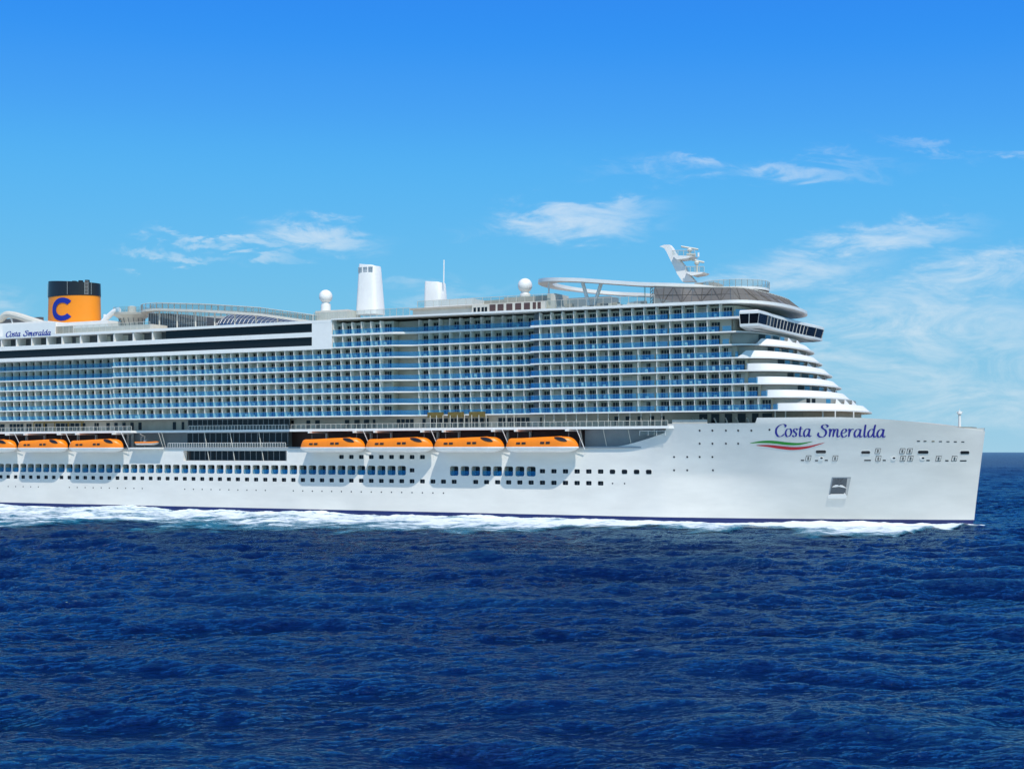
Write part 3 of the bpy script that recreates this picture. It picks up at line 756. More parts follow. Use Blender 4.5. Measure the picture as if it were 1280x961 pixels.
# ------------------------------------------------------------------ rounded white tiers of the front
for k in range(6):
    ua, uf = tiers[k]; z = S[k]
    xs = [972, 959, 947, 934.5, 922, 944][k]; rw = [0, 0, 0, 0, 12, 9][k]
    po = [p for p in curve_front(ua, uf, 21, steps=240) if PX(p[0], p[1]) >= xs][::4]
    fw = lambda p: sm(ua + 1, uf, p[0])
    pi = [(p[0] - .35 - 1.9 * fw(p), p[1] * (1 - .35 / 21)) for p in po]
    zt = z + 1.36
    zf = lambda p, xs=xs, rw=rw, zt=zt, z=z: zt if not rw else zt - (zt - z - .1) * (1 - sm(xs - .5, xs + rw, PX(p[0], abs(p[1]))))
    t = MB(); po2 = [(p[0] - 1.9 * fw(p), p[1] * (1 - .15 / 21)) for p in po]; pi0 = [(p[0] - .35, p[1] * (1 - .35 / 21)) for p in po]
    R4 = [mirror(po), mirror(po2), mirror(pi), mirror(pi0)]; tp_ = [(q[0], q[1], z - .28) for q in R4[0]], [(q[0], q[1], zf(q)) for q in R4[1]], [(q[0], q[1], zf(q)) for q in R4[2]], [(q[0], q[1], z - .28) for q in R4[3]]
    t.rings([[tp_[r][i] for r in range(4)] for i in range(len(R4[0]))], 'white')
    o = t.build('tier_bulwark', ship, smooth=True)
    # thin overhanging lip under each band
    # inner wall windows
    z0, z1 = z + .9, z + 2.38
    core = curve_front(ua - .5, uf - 3.6, 18.5, steps=200)
    # points along the inner wall by image position
    def at_core(x):
        best = min(core, key=lambda p: abs(PX(p[0], p[1]) - x)); i = core.index(best)
        i = min(max(i, 0), len(core) - 2); d = Vector((core[i + 1][0] - core[i][0], core[i + 1][1] - core[i][1])).normalized()
        return best, d
    cm = curve_front(ua - .5, uf - 3.6, 18.5, steps=50)
    MB().band(mirror([(a + .04, c * 1.002 + .0) for a, c in cm]), mirror([(a - .2, c * .99) for a, c in cm]), z + .06, S[k + 1] - .34, 'inwall').build('front_wall', o)
    x0 = [1008, 996.6, 984, 972, 959, 947.8][k]
    gp = MB(); gb = MB()
    ll = [(0, 8, 'cglass'), (9, 15, 'bl'), (18, 26, 'cglass'), (27, 32, 'bl')]
    if k == 0: ll = [(0, 4.5, 'cglass'), (6.5, 11, 'cglass'), (24, 30, 'bl')]
    for (a, c, mm) in ll:
        (p, d) = at_core(x0 + a); (q, d2) = at_core(x0 + c); n = Vector((-d.y, d.x)); 
        if n.y < 0: n = -n
        n = Vector((abs(n.x), abs(n.y))) * .10
        pts = [(p[0] + n.x, p[1] + n.y, z0 - .8), (q[0] + n.x, q[1] + n.y, z0 - .8), (q[0] + n.x, q[1] + n.y, z1), (p[0] + n.x, p[1] + n.y, z1)]
        tgt = MB(); tgt.poly(pts, 'cglass' if mm == 'cglass' else 'shutter_blue'); 
        M.setdefault('shutter_blue', mat('shutter_blue', (0.05, 0.22, 0.36), 0.2))
        tgt.build('tier_window', o, recalc=False)
    # fan of triangular wind baffles round the front corner
    x = x0 + 36; i = 0
    mid = mirror(curve_front(ua - .3, uf - 2.4, 20.0, steps=300))[:480]
    while x < TX[k] - 3 and i < 7:
        wpx = 11 * (1 - .10 * i)
        cp = [p for p in mid if x <= PX(p[0], p[1]) <= x + wpx and p[1] > -14]
        if len(cp) > 1:
            A, B_ = cp[0], cp[-1]; mm_ = ((A[0] + B_[0]) / 2, (A[1] + B_[1]) / 2)
            tb = MB(); tb.poly([(A[0], A[1], z + .9), (B_[0], B_[1], z + .9), (mm_[0] - .7, mm_[1] - .2, z + 2.46)], 'white')
            tb.poly([(A[0] - .12, A[1] - .1, z + .9), (B_[0] - .12, B_[1] - .1, z + .9), (mm_[0] - .82, mm_[1] - .3, z + 2.46)], 'white')
            tb.build('wind_baffle', o, recalc=False)
        x += wpx; i += 1

# ------------------------------------------------------------------ bridge
ub0, ub1 = U(925, 23.4), U(947.5, 23.4)
print('bridge', ub0, ub1, PX(ub1, -23.4), PX(ub1 + 2, 0))
fp = [(58.9, 23.4), (58.9, 17.5), (58.5, 12), (58.3, 0)]
front = mirror(fp)
def off(p, d): # push outward a little
    return [(a + d, b + (d if b > 20 else -d if b < -20 else 0)) for a, b in p]
bk = ub0
def ring(d, z, e=0):
    f = [(a + d, b * (1 + d / 23.4)) for a, b in front]
    return [(bk - e, 23.4 + d, z)] + [(a, b, z) for a, b in f] + [(bk - e, -23.4 - d, z)]
br = MB()
br.rings([ring(-4.0, 40.6, -3), ring(-.5, 40.95), ring(.1, 41.15), ring(.15, 41.65), ], 'white')
br.rings([ring(.45, 43.7), ring(.45, 44.25), ring(-.2, 44.5), ring(-3, 44.5, -2)], 'white')
br.build('bridge', ship)
bw = MB(); bw.rings([ring(-.1, 41.6), ring(.35, 43.75)], 'dglass'); bwo = bw.build('bridge_glazing', ship)
# mullions
r0 = ring(-.05, 41.6); r1 = ring(.41, 43.75); ml = MB()
segs = [(0, 1, 2), (1, 2, 1), (2, 3, 2), (3, 4, 5), (4, 5, 5), (5, 6, 1), (6, 7, 1), (7, 8, 2)]
for (i, j, n) in segs:
    for k in range(n + 1):
        if j >= len(r0): continue
        t = k / n; a = Vector(r0[i]).lerp(Vector(r0[j]), t); c = Vector(r1[i]).lerp(Vector(r1[j]), t)
        ml.tube([a, c], .065, 'white', 4)
for rr_ in (r0, r1):
    ml.tube(rr_, .06, 'white', 4)
ml.build('mullion', bwo)
# balconies above the bridge
f7 = curve_front(U(919), 57.0, 20.8, steps=30)
g = MB(); mpf = mirror(f7)
for a, c in zip(mpf[:-1], mpf[1:]): g.poly([(a[0], a[1], 43.55), (c[0], c[1], 43.55), (c[0], c[1], 45.0), (a[0], a[1], 45.0)], 'bglass')
g.build('front_glass_railing', ship, recalc=False)
g = MB()
core = curve_front(U(914) - .5, 57.4 - 3.6, 18.5, steps=200)
for (xa, xb) in ((941, 947), (957, 964), (975, 981), (990, 995)):
    pp = [p for p in core if xa <= PX(p[0], p[1]) <= xb]
    if len(pp) > 1: g.poly([(pp[0][0] + .1, pp[0][1] + .1, 43.6), (pp[-1][0] + .1, pp[-1][1] + .1, 43.6), (pp[-1][0] + .1, pp[-1][1] + .1, 45.9), (pp[0][0] + .1, pp[0][1] + .1, 45.9)], 'cglass')
g.build('front_window', ship, recalc=False)

# ------------------------------------------------------------------ long dark glazed bands aft
b = MB(); b.box(STERN, UB_, -21.05, 21.05, 40.1, 41.05, 'white'); b.build('lower_fascia', ship)
b = MB(); b.box(STERN, U(390), -20.6, 20.6, 41.05, 43.2, 'dglass'); b.build('dark_glazing', ship)
b = MB(); b.box(STERN, U(390), -21.05, 21.05, 43.2, 44.35, 'white'); b.build('middle_fascia', ship)
b = MB(); b.box(U(205), U(390), -20.3, 20.3, 44.35, 46.55, 'dglass'); b.build('dark_glazing', ship)
b = MB(); b.box(STERN, U(205), -17.5, 17.5, 44.35, 46.55, 'dgrey'); b.build('open_gallery_wall', ship)
b = MB(); b.box(STERN, UB_, -21.08, 21.08, 46.55, 47.2, 'white'); b.build('upper_fascia', ship)
b = MB(); b.box(U(390), UB_ - .03, -21.05, 21.05, 41.05, 46.55, 'white'); b.build('end_panel', ship)
x = 2
for x in (-38, -18, 1, 20, 39, 58, 77, 100, 122, 142, 166, 190):
    MB().box(U(x) - .15, U(x) + .15, 17.5, 20.9, 44.35, 46.55, 'white').build('gallery_fin', ship)
for (x0, x1) in ((83, 90), (95, 112), (128, 138), (152, 160), (168, 180)):
    MB().box(U(x0, 17.6), U(x1, 17.6), 17.5, 17.62, 44.4, 46.3, 'cream').build('gallery_panel', ship)
for u_ in np.arange(-200, U(388), 5.6):
    pass

# ------------------------------------------------------------------ top of the ship
ft = MB(); ft.box(STERN, 55, -19, 19, 46.8, 47.15, 'deck'); ft.build('sun_deck', ship)
rail('sun_deck_railing', [(U(70), 20.6), (U(186), 20.6)], 47.2, 2.0, 'rglass', 'cream', 2.2)
rail('sun_deck_railing', [(U(391), 20.6), (U(511), 20.6)], 47.2, 1.9, 'rglass', 'cream', 1.9)
rail('sun_deck_railing', [(U(512), 17.5), (U(680), 17.5)], 49.4, 1.5, 'rglass', 'cream', 2.2)
rail('sun_deck_railing', [(U(680), 20.4), (U(817), 20.4)], 47.0, 2.0, 'rglass', 'cream', 2.0)
# name board beside the funnel
b = MB(); b.box(U(4, 21), U(69, 21), 20.8, 21.1, 47.2, 50.4, 'white'); nb = b.build('name_board', ship)
def board_place(x0, x1, y0, y1, xh):
    uA, uB = U(x0, 21.15), U(x1, 21.15); zA, zB = Z(x0, y0, 21.15), Z(x1, y1, 21.15)
    return lambda s, h, q: (uA + (uB - uA) * s, 21.15 + .02 * q, zA + (zB - zA) * s + h * xh)
write('Costa', board_place(7, 25.5, 421.3, 420.0, .95), nb, 'fblue', w0=.06)
write('Smeralda', board_place(29, 63.5, 420.0, 418.6, .95), nb, 'fblue', w0=.06)
b = MB(); b.box(U(-40, 15), U(60, 15), -10, 15, 47.2, 51.6, 'white'); b.box(U(60, 14), U(128, 14), -9, 12, 47.2, 51.2, 'white'); b.build('funnel_house', ship)
b = MB(); b.box(U(70, 19), U(90, 19), 18.6, 19, 47.2, 49.4, 'beige'); b.box(U(92, 18), U(190, 18), 12, 18, 47.2, 48.8, 'cream'); b.build('sun_deck_house', ship)
# funnel
fu = U(93, 0); zb, zm, ztp = 47.3, Z(93, 368.5, 5), Z(93, 353.5, 0)
ell = lambda prof, m: MB().lathe(fu, 0, prof, m, 48, 9.0, 5.2)
ell([(1.02, zb), (0.985, zm)], 'fyel').build('funnel', ship, smooth=True)
cap = MB(); n = 48
rs = []
for rr_, zz_ in ((1.0, zm - .02), (.985, ztp), (.93, ztp), (.93, ztp - 1.2)):
    rs.append([(fu + 9 * rr_ * math.cos(2 * math.pi * k / n), 5.2 * rr_ * math.sin(2 * math.pi * k / n), zz_ - .6 * math.cos(2 * math.pi * k / n) * (1 if zz_ > zm + 1 else 0)) for k in range(n)])
cap.rings(rs, 'black'); fc = cap.build('funnel_cap', ship, smooth=True)
lad = MB()
def on_fun(th, z, o=.12): return (fu + (9.02 + o) * math.cos(th), (5.25 + o) * math.sin(th), z)
for th in (R(150), R(152.5), R(75), R(38), R(30), R(22)):
    lad.tube([on_fun(th, zm + .2), on_fun(th, ztp - .2)], .06, 'metal', 4)
for th0, th1 in ((R(150), R(152.5)), (R(30), R(38))):
    for k in range(10):
        z = zm + .3 + k * (ztp - zm - .6) / 9; lad.tube([on_fun(th0, z), on_fun(th1, z)], .05, 'metal', 4)
lad.build('ladder', fc)
pp = MB()
for k in range(5): pp.tube([(fu - 5 + 2.5 * k, 0, ztp - 2), (fu - 5 + 2.5 * k, 0, ztp + .5)], .7, 'black', 12)
pp.build('exhaust_pipe', fc)
lt = MB(); NC = 40   # the big letter C wrapped on the funnel side
zc = (Z(77, 372, 5.2) + Z(77, 401, 5.2)) / 2; rz_ = abs(Z(77, 372, 5.2) - Z(77, 401, 5.2)) / 2
def cpt(t, r):
    s_ = math.cos(t) * r * .80; z = zc + math.sin(t) * r * rz_
    th = R(87) - s_ * 0.60
    return (fu + 9.12 * math.cos(th), 5.32 * math.sin(th), z)
for i in range(NC):
    t0 = R(42) + (R(318) - R(42)) * i / NC; t1 = R(42) + (R(318) - R(42)) * (i + 1) / NC
    lt.poly([cpt(t0, 1.0), cpt(t1, 1.0), cpt(t1, .56), cpt(t0, .56)], 'fblue')
lt.build('funnel_letter', ship, recalc=False)
# water slide left of the funnel
v_ = 12
pts = [(-30, 404), (-12, 400), (0, 399.5), (8, 393.5), (20, 394.5), (38, 400), (54, 405)]
MB().tube([(U(x, v_), v_, Z(x, y, v_)) for x, y in spline(pts, 6)], 1.0, 'cream', 10).build('water_slide', ship, smooth=True)
b = MB(); b.box(U(-20, 10), U(48, 10), 8, 9, 51.2, Z(20, 398, 9), 'dgrey'); b.build('slide_canopy', ship)
b = MB(); b.tube([(U(13, 12), 12, Z(13, 395, 12)), (U(17, 12), 12, 51.2)], .25, 'white'); b.build('slide_support', ship)
# round look-out pod with flared lattice base, and the white tube leading to it
pv = 4; pu = U(165, pv); z1 = Z(165, 392, pv); z0 = 47.2
b = MB(); b.lathe(pu, pv, [(3.0, z0), (2.2, z0 + 2.2), (3.4, z1 - 1.6), (5.0, z1 - .6), (5.2, z1), (4.8, z1 + .05)], 'cream', 32); pod = b.build('lookout_pod', ship, smooth=True)
b = MB()
for k in range(16):
    t = 2 * math.pi * k / 16; t2 = t + .35
    b.tube([(pu + 3.05 * math.cos(t), pv + 3.05 * math.sin(t), z0), (pu + 3.6 * math.cos(t2), pv + 3.6 * math.sin(t2), z1 - 1.5)], .09, 'dgrey', 4)
    b.tube([(pu + 5 * math.cos(t), pv + 5 * math.sin(t), z1), (pu + 5 * math.cos(t), pv + 5 * math.sin(t), z1 + 1.6)], .05, 'metal', 4)
b.build('lattice', pod)
b = MB(); ringp = [(pu + 5 * math.cos(2 * math.pi * k / 24), pv + 5 * math.sin(2 * math.pi * k / 24)) for k in range(25)]
for a, c in zip(ringp[:-1], ringp[1:]): b.poly([(a[0], a[1], z1 + .1), (c[0], c[1], z1 + .1), (c[0], c[1], z1 + 1.6), (a[0], a[1], z1 + 1.6)], 'rglass')
b.build('glass_pane', pod, recalc=False)
MB().lathe(pu, pv, [(1.2, z1), (1.2, z1 + 1.9), (.6, z1 + 2.1)], 'cream', 12).build('stair_head', ship)
MB().tube([(U(x, 8), 8, Z(x, y, 8)) for x, y in ((122, 408), (126, 405), (134, 397), (142, 390), (149, 387))], .75, 'white', 10).build('water_slide', ship, smooth=True)
MB().tube([(U(131, 8), 8, 47.2), (U(131, 8), 8, Z(131, 393, 8))], .4, 'white', 8).build('slide_support', ship)
# elevated walkway with railing: near and far strands joined by a round aft end
wz = lambda u: np.interp(u, [U(181, 12), U(200, 12), U(260, 12), U(330, 12), U(395, 12)], [Z(181, 387.5, 12), Z(200, 386.5, 12), Z(260, 388.5, 12), Z(330, 393, 12), Z(395, 402, 12)])
uw0, uw1 = U(192, 12), U(394, 12)
loop = [(uw1 + (uw0 - uw1) * i / 24, 12.0 + 1.5 * math.sin(math.pi * i / 24)) for i in range(25)]
loop += [(uw0 - 8.5 * math.sin(t), 12 * math.cos(t)) for t in [math.pi * k / 16 for k in range(1, 17)]]
loop += [(uw0 + (uw1 - uw0) * i / 24, -12.0) for i in range(1, 25)]
def offset_path(P, d):
    out = []
    for i, p in enumerate(P):
        a, c = P[max(0, i - 1)], P[min(len(P) - 1, i + 1)]; tx, ty = c[0] - a[0], c[1] - a[1]; L = math.hypot(tx, ty) or 1
        out.append((p[0] - ty / L * d, p[1] + tx / L * d))
    return out
ZW = lambda p: float(wz(p[0]))
b = MB(); b.band(offset_path(loop, -1.2), offset_path(loop, 1.2), lambda p: ZW(p) - .5, lambda p: ZW(p) + .1, 'cream'); b.build('elevated_walkway', ship)
rail('walkway_railing', offset_path(loop, -1.15), lambda p: ZW(p) + .1, 1.5, 'rglass', 'cream', 1.6, .08, .06)
rail('walkway_railing', offset_path(loop, 1.15), lambda p: ZW(p) + .1, 1.5, 'rglass', 'cream', 1.6, .08, .06)
for i in range(2, 25, 3):
    p = loop[i]; MB().tube([(p[0], p[1], 47.1), (p[0], p[1], ZW(p) - .4)], .2, 'cream', 8).build('walkway_support', ship)
# grey glazed sports hall and the glass vault
b = MB(); u0, u1 = U(186, 10), U(258, 10); zt = Z(200, 391, 10)
n = 24; prof = [(u0 + (u1 - u0) * i / n, zt - (1.8 * (i / n) ** 1.6)) for i in range(n + 1)]
b.poly([(u0, 10, 47.1)] + [(u1, 10, 47.1)] + [(a, 10, z) for a, z in prof[::-1]], 'dgrey')
b.poly([(u0, -8, 47.1)] + [(u1, -8, 47.1)] + [(a, -8, z) for a, z in prof[::-1]], 'dgrey')
for a, c in zip(prof[:-1], prof[1:]): b.poly([(a[0], 10, a[1]), (c[0], 10, c[1]), (c[0], -8, c[1]), (a[0], -8, a[1])], 'grey')
b.poly([(u1, 10, 47.1), (u1, -8, 47.1), (u1, -8, prof[-1][1]), (u1, 10, prof[-1][1])], 'dgrey'); b.poly([(u0, 10, 47.1), (u0, -8, 47.1), (u0, -8, prof[0][1]), (u0, 10, prof[0][1])], 'dgrey')
sh = b.build('sports_hall', ship)
b = MB()
for i in range(0, n + 1): b.box(prof[i][0] - .09, prof[i][0] + .09, 10, 10.12, 47.1, prof[i][1], 'metal')
for f in (.33, .66): b.box(u0, u1, 10, 10.08, 47.1 + f * 3.4, 47.2 + f * 3.4, 'metal')
b.build('mullion', sh)
vu0, vu1 = U(264, 6), U(388, 6); hv = Z(285, 391, 4) - 47.1
b = MB(); fr_ = MB(); nu, nt = 26, 12
def vp(i, j):
    t = i / nu; k = min(1, (math.sin(math.pi * min(.5, t * 2.2)) + .02)) * (1 - .62 * sm(.25, 1, t)); th = math.pi * j / nt
    return (vu0 + (vu1 - vu0) * t, 10.5 * math.cos(th) * (.6 + .4 * k), 47.1 + hv * k * math.sin(th) ** .8)
for i in range(nu):
    for j in range(nt): b.poly([vp(i, j), vp(i + 1, j), vp(i + 1, j + 1), vp(i, j + 1)], 'vglass')
vt = b.build('glass_vault', ship, recalc=False)
for i in range(nu + 1): fr_.tube([vp(i, j) for j in range(nt + 1)], .09, 'metal', 4)
for j in range(0, nt + 1, 2): fr_.tube([vp(i, j) for i in range(nu + 1)], .07, 'metal', 4)
fr_.build('rib', vt)
# radomes
def radome(x, y, r, v, yb):
    u = U(x, v); z = Z(x, y, v)
    prof = [(r * math.sin(t), z - r * math.cos(t)) for t in [math.pi * k / 14 for k in range(2, 15)]]
    b = MB(); b.lathe(u, v, prof, 'white', 28); o = b.build('radome', ship, smooth=True)
    b = MB(); b.lathe(u, v, [(r * .78, Z(x, yb, v)), (r * .72, z - r * 1.12), (r * .55, z - r * 1.1), (r * .55, z - r * .85)], 'white', 20); b.build('pedestal', o, smooth=True)
radome(407.2, 370.7, 1.72, 6, 392)
radome(656.3, 357.0, 1.72, 6, 378)
b = MB(); b.box(U(394, 9), U(434, 9), 3, 9, 47.1, Z(410, 388, 9), 'cream'); b.build('radome_house', ship)
# exhaust tower and mast housing
def tower(x0, x1, xt0, xt1, yb, yt, v, name, slope=0.8):
    ub_, ut_ = (U(x0, v), U(x1, v)), (U(xt0, v), U(xt1, v)); z0, z1 = Z(x0, yb, v) - 1.5, Z(xt0, yt, v)
    n = 20; rings_ = []
    for f in (0, .5, .97, 1):
        a = ub_[0] + (ut_[0] - ub_[0]) * f; c = ub_[1] + (ut_[1] - ub_[1]) * f
        cu, hw = (a + c) / 2, (c - a) / 2 * (.90 if f < 1 else .87); hv_ = hw * .8
        rings_.append([(cu + hw * (abs(math.cos(t)) ** .38) * math.copysign(1, math.cos(t)), v + hv_ * (abs(math.sin(t)) ** .5) * math.copysign(1, math.sin(t)), z0 + (z1 - z0) * f - (slope * .5 * math.cos(t) if f > .9 else 0)) for t in [2 * math.pi * k / n for k in range(n)]])
    b = MB(); b.rings(rings_, 'white'); return b.build(name, ship, smooth=True), ut_, z1
tw, ut_, z1 = tower(448, 478.5, 451, 474, 387, 332.5, 3, 'exhaust_tower', .8)
b = MB()
cu, hw = (ut_[0] + ut_[1]) / 2, (ut_[1] - ut_[0]) / 2
for k in range(3):
    a = cu - hw * .80 + k * hw * .56
    for q in range(4): b.box(a, a + hw * .42, 3 + hw * .66, 3 + hw * .74 + .06, z1 - 1.95 + q * .36, z1 - 1.75 + q * .36, 'grey')
b.build('louvre', tw)
tower(532, 558, 533, 555.2, 384, 353.5, 3, 'mast_housing', .6)
MB().tube([(U(554.6, 4), 4, Z(554, 356, 4)), (U(555, 4), 4, Z(555, 325, 4))], .16, 'white', 6).build('aerial', ship)
# deck houses between the towers
b = MB(); b.box(U(548, 10), U(590, 10), 2, 10, 47.1, Z(560, 374.5, 10), 'white'); b.build('deck_house', ship)
b = MB(); b.box(U(516, 17), U(590, 17), 6, 17, 47.1, 48.9, 'cream'); b.box(U(512, 17.5), U(590, 17.5), 6, 17.6, 48.9, 49.3, 'beige'); b.build('deck_house', ship)
b = MB(); b.box(U(590, 18), U(683, 18), -6, 18, 46.9, 49.3, 'cream'); dh = b.build('deck_house', ship)
for x in (592, 597, 602, 606): MB().box(U(x, 18), U(x + 3, 18), 18, 18.06, 47.4, 48.6, 'cglass').build('window', dh)
for x in (612, 622, 633, 644, 655, 666, 672): MB().box(U(x, 18), U(x + 7.5 if x < 666 else x + 4, 18), 18.0, 18.06, 47.1, 49.1, 'brown').build('window', dh)
for (x0, x1, y, v) in ((630, 688, 372, 8), (602, 640, 376, 4)):
    b = MB(); b.box(U(x0, v), U(x1, v), v - 5, v, 47, Z(x0, y, v), 'beige'); b.build('deck_house', ship)
b = MB(); b.box(U(684, 17), U(694, 17), 10, 17, 47, 51.0, 'cream'); b.box(U(694, 12), U(760, 12), 6, 11, 47, 50.4, 'grey'); b.build('deck_house', ship)
for i in range(26):   # loungers and gear behind the glass
    x = 696 + i * 4.6 + random.uniform(-1, 1); u = U(x, 17)
    MB().box(u, u + random.uniform(.6, 1.6), 15.5, 17, 47.05, 47.5 + random.random() * 1.0, random.choice(['white', 'grey', 'cream', 'dgrey', 'beige'])).build('deck_locker', ship)
# horseshoe canopy
cz = lambda u: float(np.interp(u, [U(672, 10), U(730, 17), U(800, 17), U(870, 17), U(946, 17)], [Z(690, 347.5, 15), Z(730, 350.5, 17), Z(800, 355.5, 17), Z(870, 357.5, 17), Z(946, 362, 17)]))
uc0 = U(712, 17); ur = U(673, 9)
FE = curve_front(41, ROOF_U - 12.5, 16.4, steps=10)[1:]
can = FE[::-1] + [(40 + (uc0 - 40) * i / 14, 17.0) for i in range(1, 15)]
can += [(uc0 - (uc0 - ur) * math.sin(t), 17 * math.cos(t)) for t in [math.pi * k / 22 for k in range(1, 23)]]
can += [(uc0 + (40 - uc0) * i / 14, -17.0) for i in range(1, 15)] + [(a, -c) for a, c in FE]
CZ = lambda p: cz(p[0])
wd = lambda d: offset_path(can, d)
b = MB(); b.band(wd(-1.7), wd(1.7), lambda p: CZ(p) - .45, lambda p: CZ(p) + .35, 'white'); b.build('horseshoe_canopy', ship, smooth=True)
for (x0, x1) in ((728.5, 738), (751.5, 741)):
    MB().tube([(U(x0, 15.5), 15.5, Z(x0, 354, 15.5)), (U(x1, 15.5), 15.5, 47)], [.42, .42], 'white', 10).build('canopy_strut', ship)
MB().tube([(U(686, 15), 15, 47), (U(686, 15), 15, cz(U(686, 15)))], .2, 'white', 8).build('canopy_strut', ship)
MB().tube([(U(806, 15), 15, 47), (U(806, 15), 15, cz(U(806, 15)))], .2, 'rglass', 8).build('canopy_strut', ship)
b = MB(); b.box(U(817, 15), U(850, 15), 4, 15, 49.2, 51.0, 'white'); b.build('deck_house', ship)
tr = MB()
for k in range(6):
    z = 47.2 + k * .7; tr.tube([(U(813, 16), 16, z), (U(816, 16), 16, z + .7)], .08, 'dgrey', 4)
tr.tube([(U(813, 16), 16, 47), (U(813, 16), 16, 51.5)], .08, 'white', 5); tr.tube([(U(816, 16), 16, 47), (U(816, 16), 16, 51.5)], .08, 'white', 5); tr.build('lattice_post', ship)
# smoked windscreen wall with lattice, sloping in
base = mirror([(U(817, 19.5), 19.8), (U(860, 19.8), 19.8)] + curve_front(U(905), ROOF_U - .6, 19.8, steps=28))
top = mirror([(U(817, 19.5), 18.8), (U(860, 19.8), 18.7)] + curve_front(U(905), ROOF_U - 4.6, 18.6, steps=28))
inn = mirror([(U(817, 19.5), 17.2), (U(860, 19.8), 17.0)] + curve_front(41, ROOF_U - 12.5, 16.6, steps=28))
ztp_ = lambda p: CZ((min(p[0], 66), 0)) - .4 + .7 * sm(46, ROOF_U - 5, p[0])
b = MB(); la = MB()
n = len(base)
for i in range(n - 1):
    A, B2, C2, D2 = base[i], base[i + 1], top[i + 1], top[i]; E2, F2 = inn[i + 1], inn[i]
    b.poly([(A[0], A[1], 47), (B2[0], B2[1], 47), (C2[0], C2[1], ztp_(C2)), (D2[0], D2[1], ztp_(D2))], 'brglass')
    b.poly([(D2[0], D2[1], ztp_(D2)), (C2[0], C2[1], ztp_(C2)), (E2[0], E2[1], CZ(E2) - .4), (F2[0], F2[1], CZ(F2) - .4)], 'brglass')
ws = b.build('windscreen', ship, recalc=False)
# lattice follows the screen at regular lengths
def resample(P, Q, step):
    out = []; acc = 0; nxt = 0
    for i in range(len(P) - 1):
        L = math.dist(P[i], P[i + 1])
        while nxt <= acc + L:
            t = (nxt - acc) / L if L else 0
            out.append((Vector((*P[i], 47)).lerp(Vector((*P[i + 1], 47)), t), Vector((*Q[i], ztp_(Q[i]))).lerp(Vector((*Q[i + 1], ztp_(Q[i + 1]))), t))); nxt += step
        acc += L
    return out
rsd = resample(base, top, 2.2)
for i, (p, q) in enumerate(rsd):
    la.tube([p, q], .08, 'rubber' if i % 2 else 'dgrey', 4)
    if i + 1 < len(rsd):
        p2, q2 = rsd[i + 1]
        la.tube([p.lerp(q, .5), p2.lerp(q2, .5)], .06, 'rubber', 4)
        if i % 2: la.tube([p, q2], .07, 'rubber', 4)
        else: la.tube([q, p2], .07, 'rubber', 4)
la.tube([q for p, q in rsd], .16, 'cream', 5)
la.build('lattice', ws)
# roofs over the forward lounge behind the screen, and the round glazed terrace
b = MB(); pp_ = [(a - 9, c * .62) for a, c in curve_front(U(900), ROOF_U - 1, 19.8, steps=16)]; b.prism(closed([(U(850, 12), 12.3)] + pp_), 47, 49.2, 'beige'); b.build('forward_lounge', ship)
tp = [(U(919, 4) + 7.5 * math.cos(t), 4 + 7.5 * math.sin(t)) for t in [2 * math.pi * k / 36 for k in range(37)]]
zt0 = Z(946, 361, 4)
rail('terrace_railing', tp, zt0, 1.5, 'rglass', 'cream', 1.3)
b = MB(); b.prism(tp[:-1], zt0 - .5, zt0, 'white'); b.build('terrace', ship)
b = MB(); b.box(U(868, 8), U(892, 8), 2, 8, 50, Z(880, 353, 8), 'beige'); b.build('deck_house', ship)
# raked radar mast with two platforms
mv = 2.0
def mp_(x, y): return (U(x, mv), Z(x, y, mv))
prof = [(855, 353), (848, 343), (834.5, 315), (832, 311), (826, 308.6), (832, 306.6), (838, 306.5), (841, 310), (846, 319), (851, 326), (857, 333), (861, 342), (870.5, 352.5)]
b = MB(); A = [mp_(*p) for p in prof]
def slab_(pts, v0, v1, m, mb):
    mb.poly([(a, v1, z) for a, z in pts], m); mb.poly([(a, v0, z) for a, z in pts], m)
    for i in range(len(pts)):
        j = (i + 1) % len(pts); mb.poly([(pts[i][0], v0, pts[i][1]), (pts[j][0], v0, pts[j][1]), (pts[j][0], v1, pts[j][1]), (pts[i][0], v1, pts[i][1])], m)
slab_(A, mv - .8, mv + .8, 'white', b); mast = b.build('radar_mast', ship)
for (pts, rx, ry) in (([(844, 320.5), (869.5, 321.3), (862, 324.2), (850, 325.8)], (844.5, 872.5), (314.5, 320.5)), ([(860, 341), (883.5, 341.5), (880, 343.6), (868, 345.8)], (861, 884), (334.5, 341))):
    b = MB(); slab_([mp_(*p) for p in pts], mv - 2, mv + 2, 'white', b); o = b.build('mast_platform', ship)
    g = MB(); g.poly([(*[mp_(rx[0], ry[1])[0]], mv + 2, mp_(rx[0], ry[1])[1]), (mp_(rx[1], ry[1])[0], mv + 2, mp_(rx[1], ry[1])[1]), (mp_(rx[1], ry[0])[0], mv + 2, mp_(rx[1], ry[0])[1]), (mp_(rx[0], ry[0])[0], mv + 2, mp_(rx[0], ry[0])[1])], 'rglass'); g.build('glass_pane', o, recalc=False)
    f = MB(); f.tube([(mp_(rx[0], ry[0])[0], mv + 2, mp_(rx[0], ry[0])[1]), (mp_(rx[1], ry[0])[0], mv + 2, mp_(rx[1], ry[0])[1])], .07, 'cream', 5)
    for k in range(5):
        x = rx[0] + (rx[1] - rx[0]) * k / 4; f.tube([(mp_(x, ry[0])[0], mv + 2, mp_(x, ry[0])[1]), (mp_(x, ry[1])[0], mv + 2, mp_(x, ry[1])[1])], .06, 'cream', 4)
    f.build('railing', o)
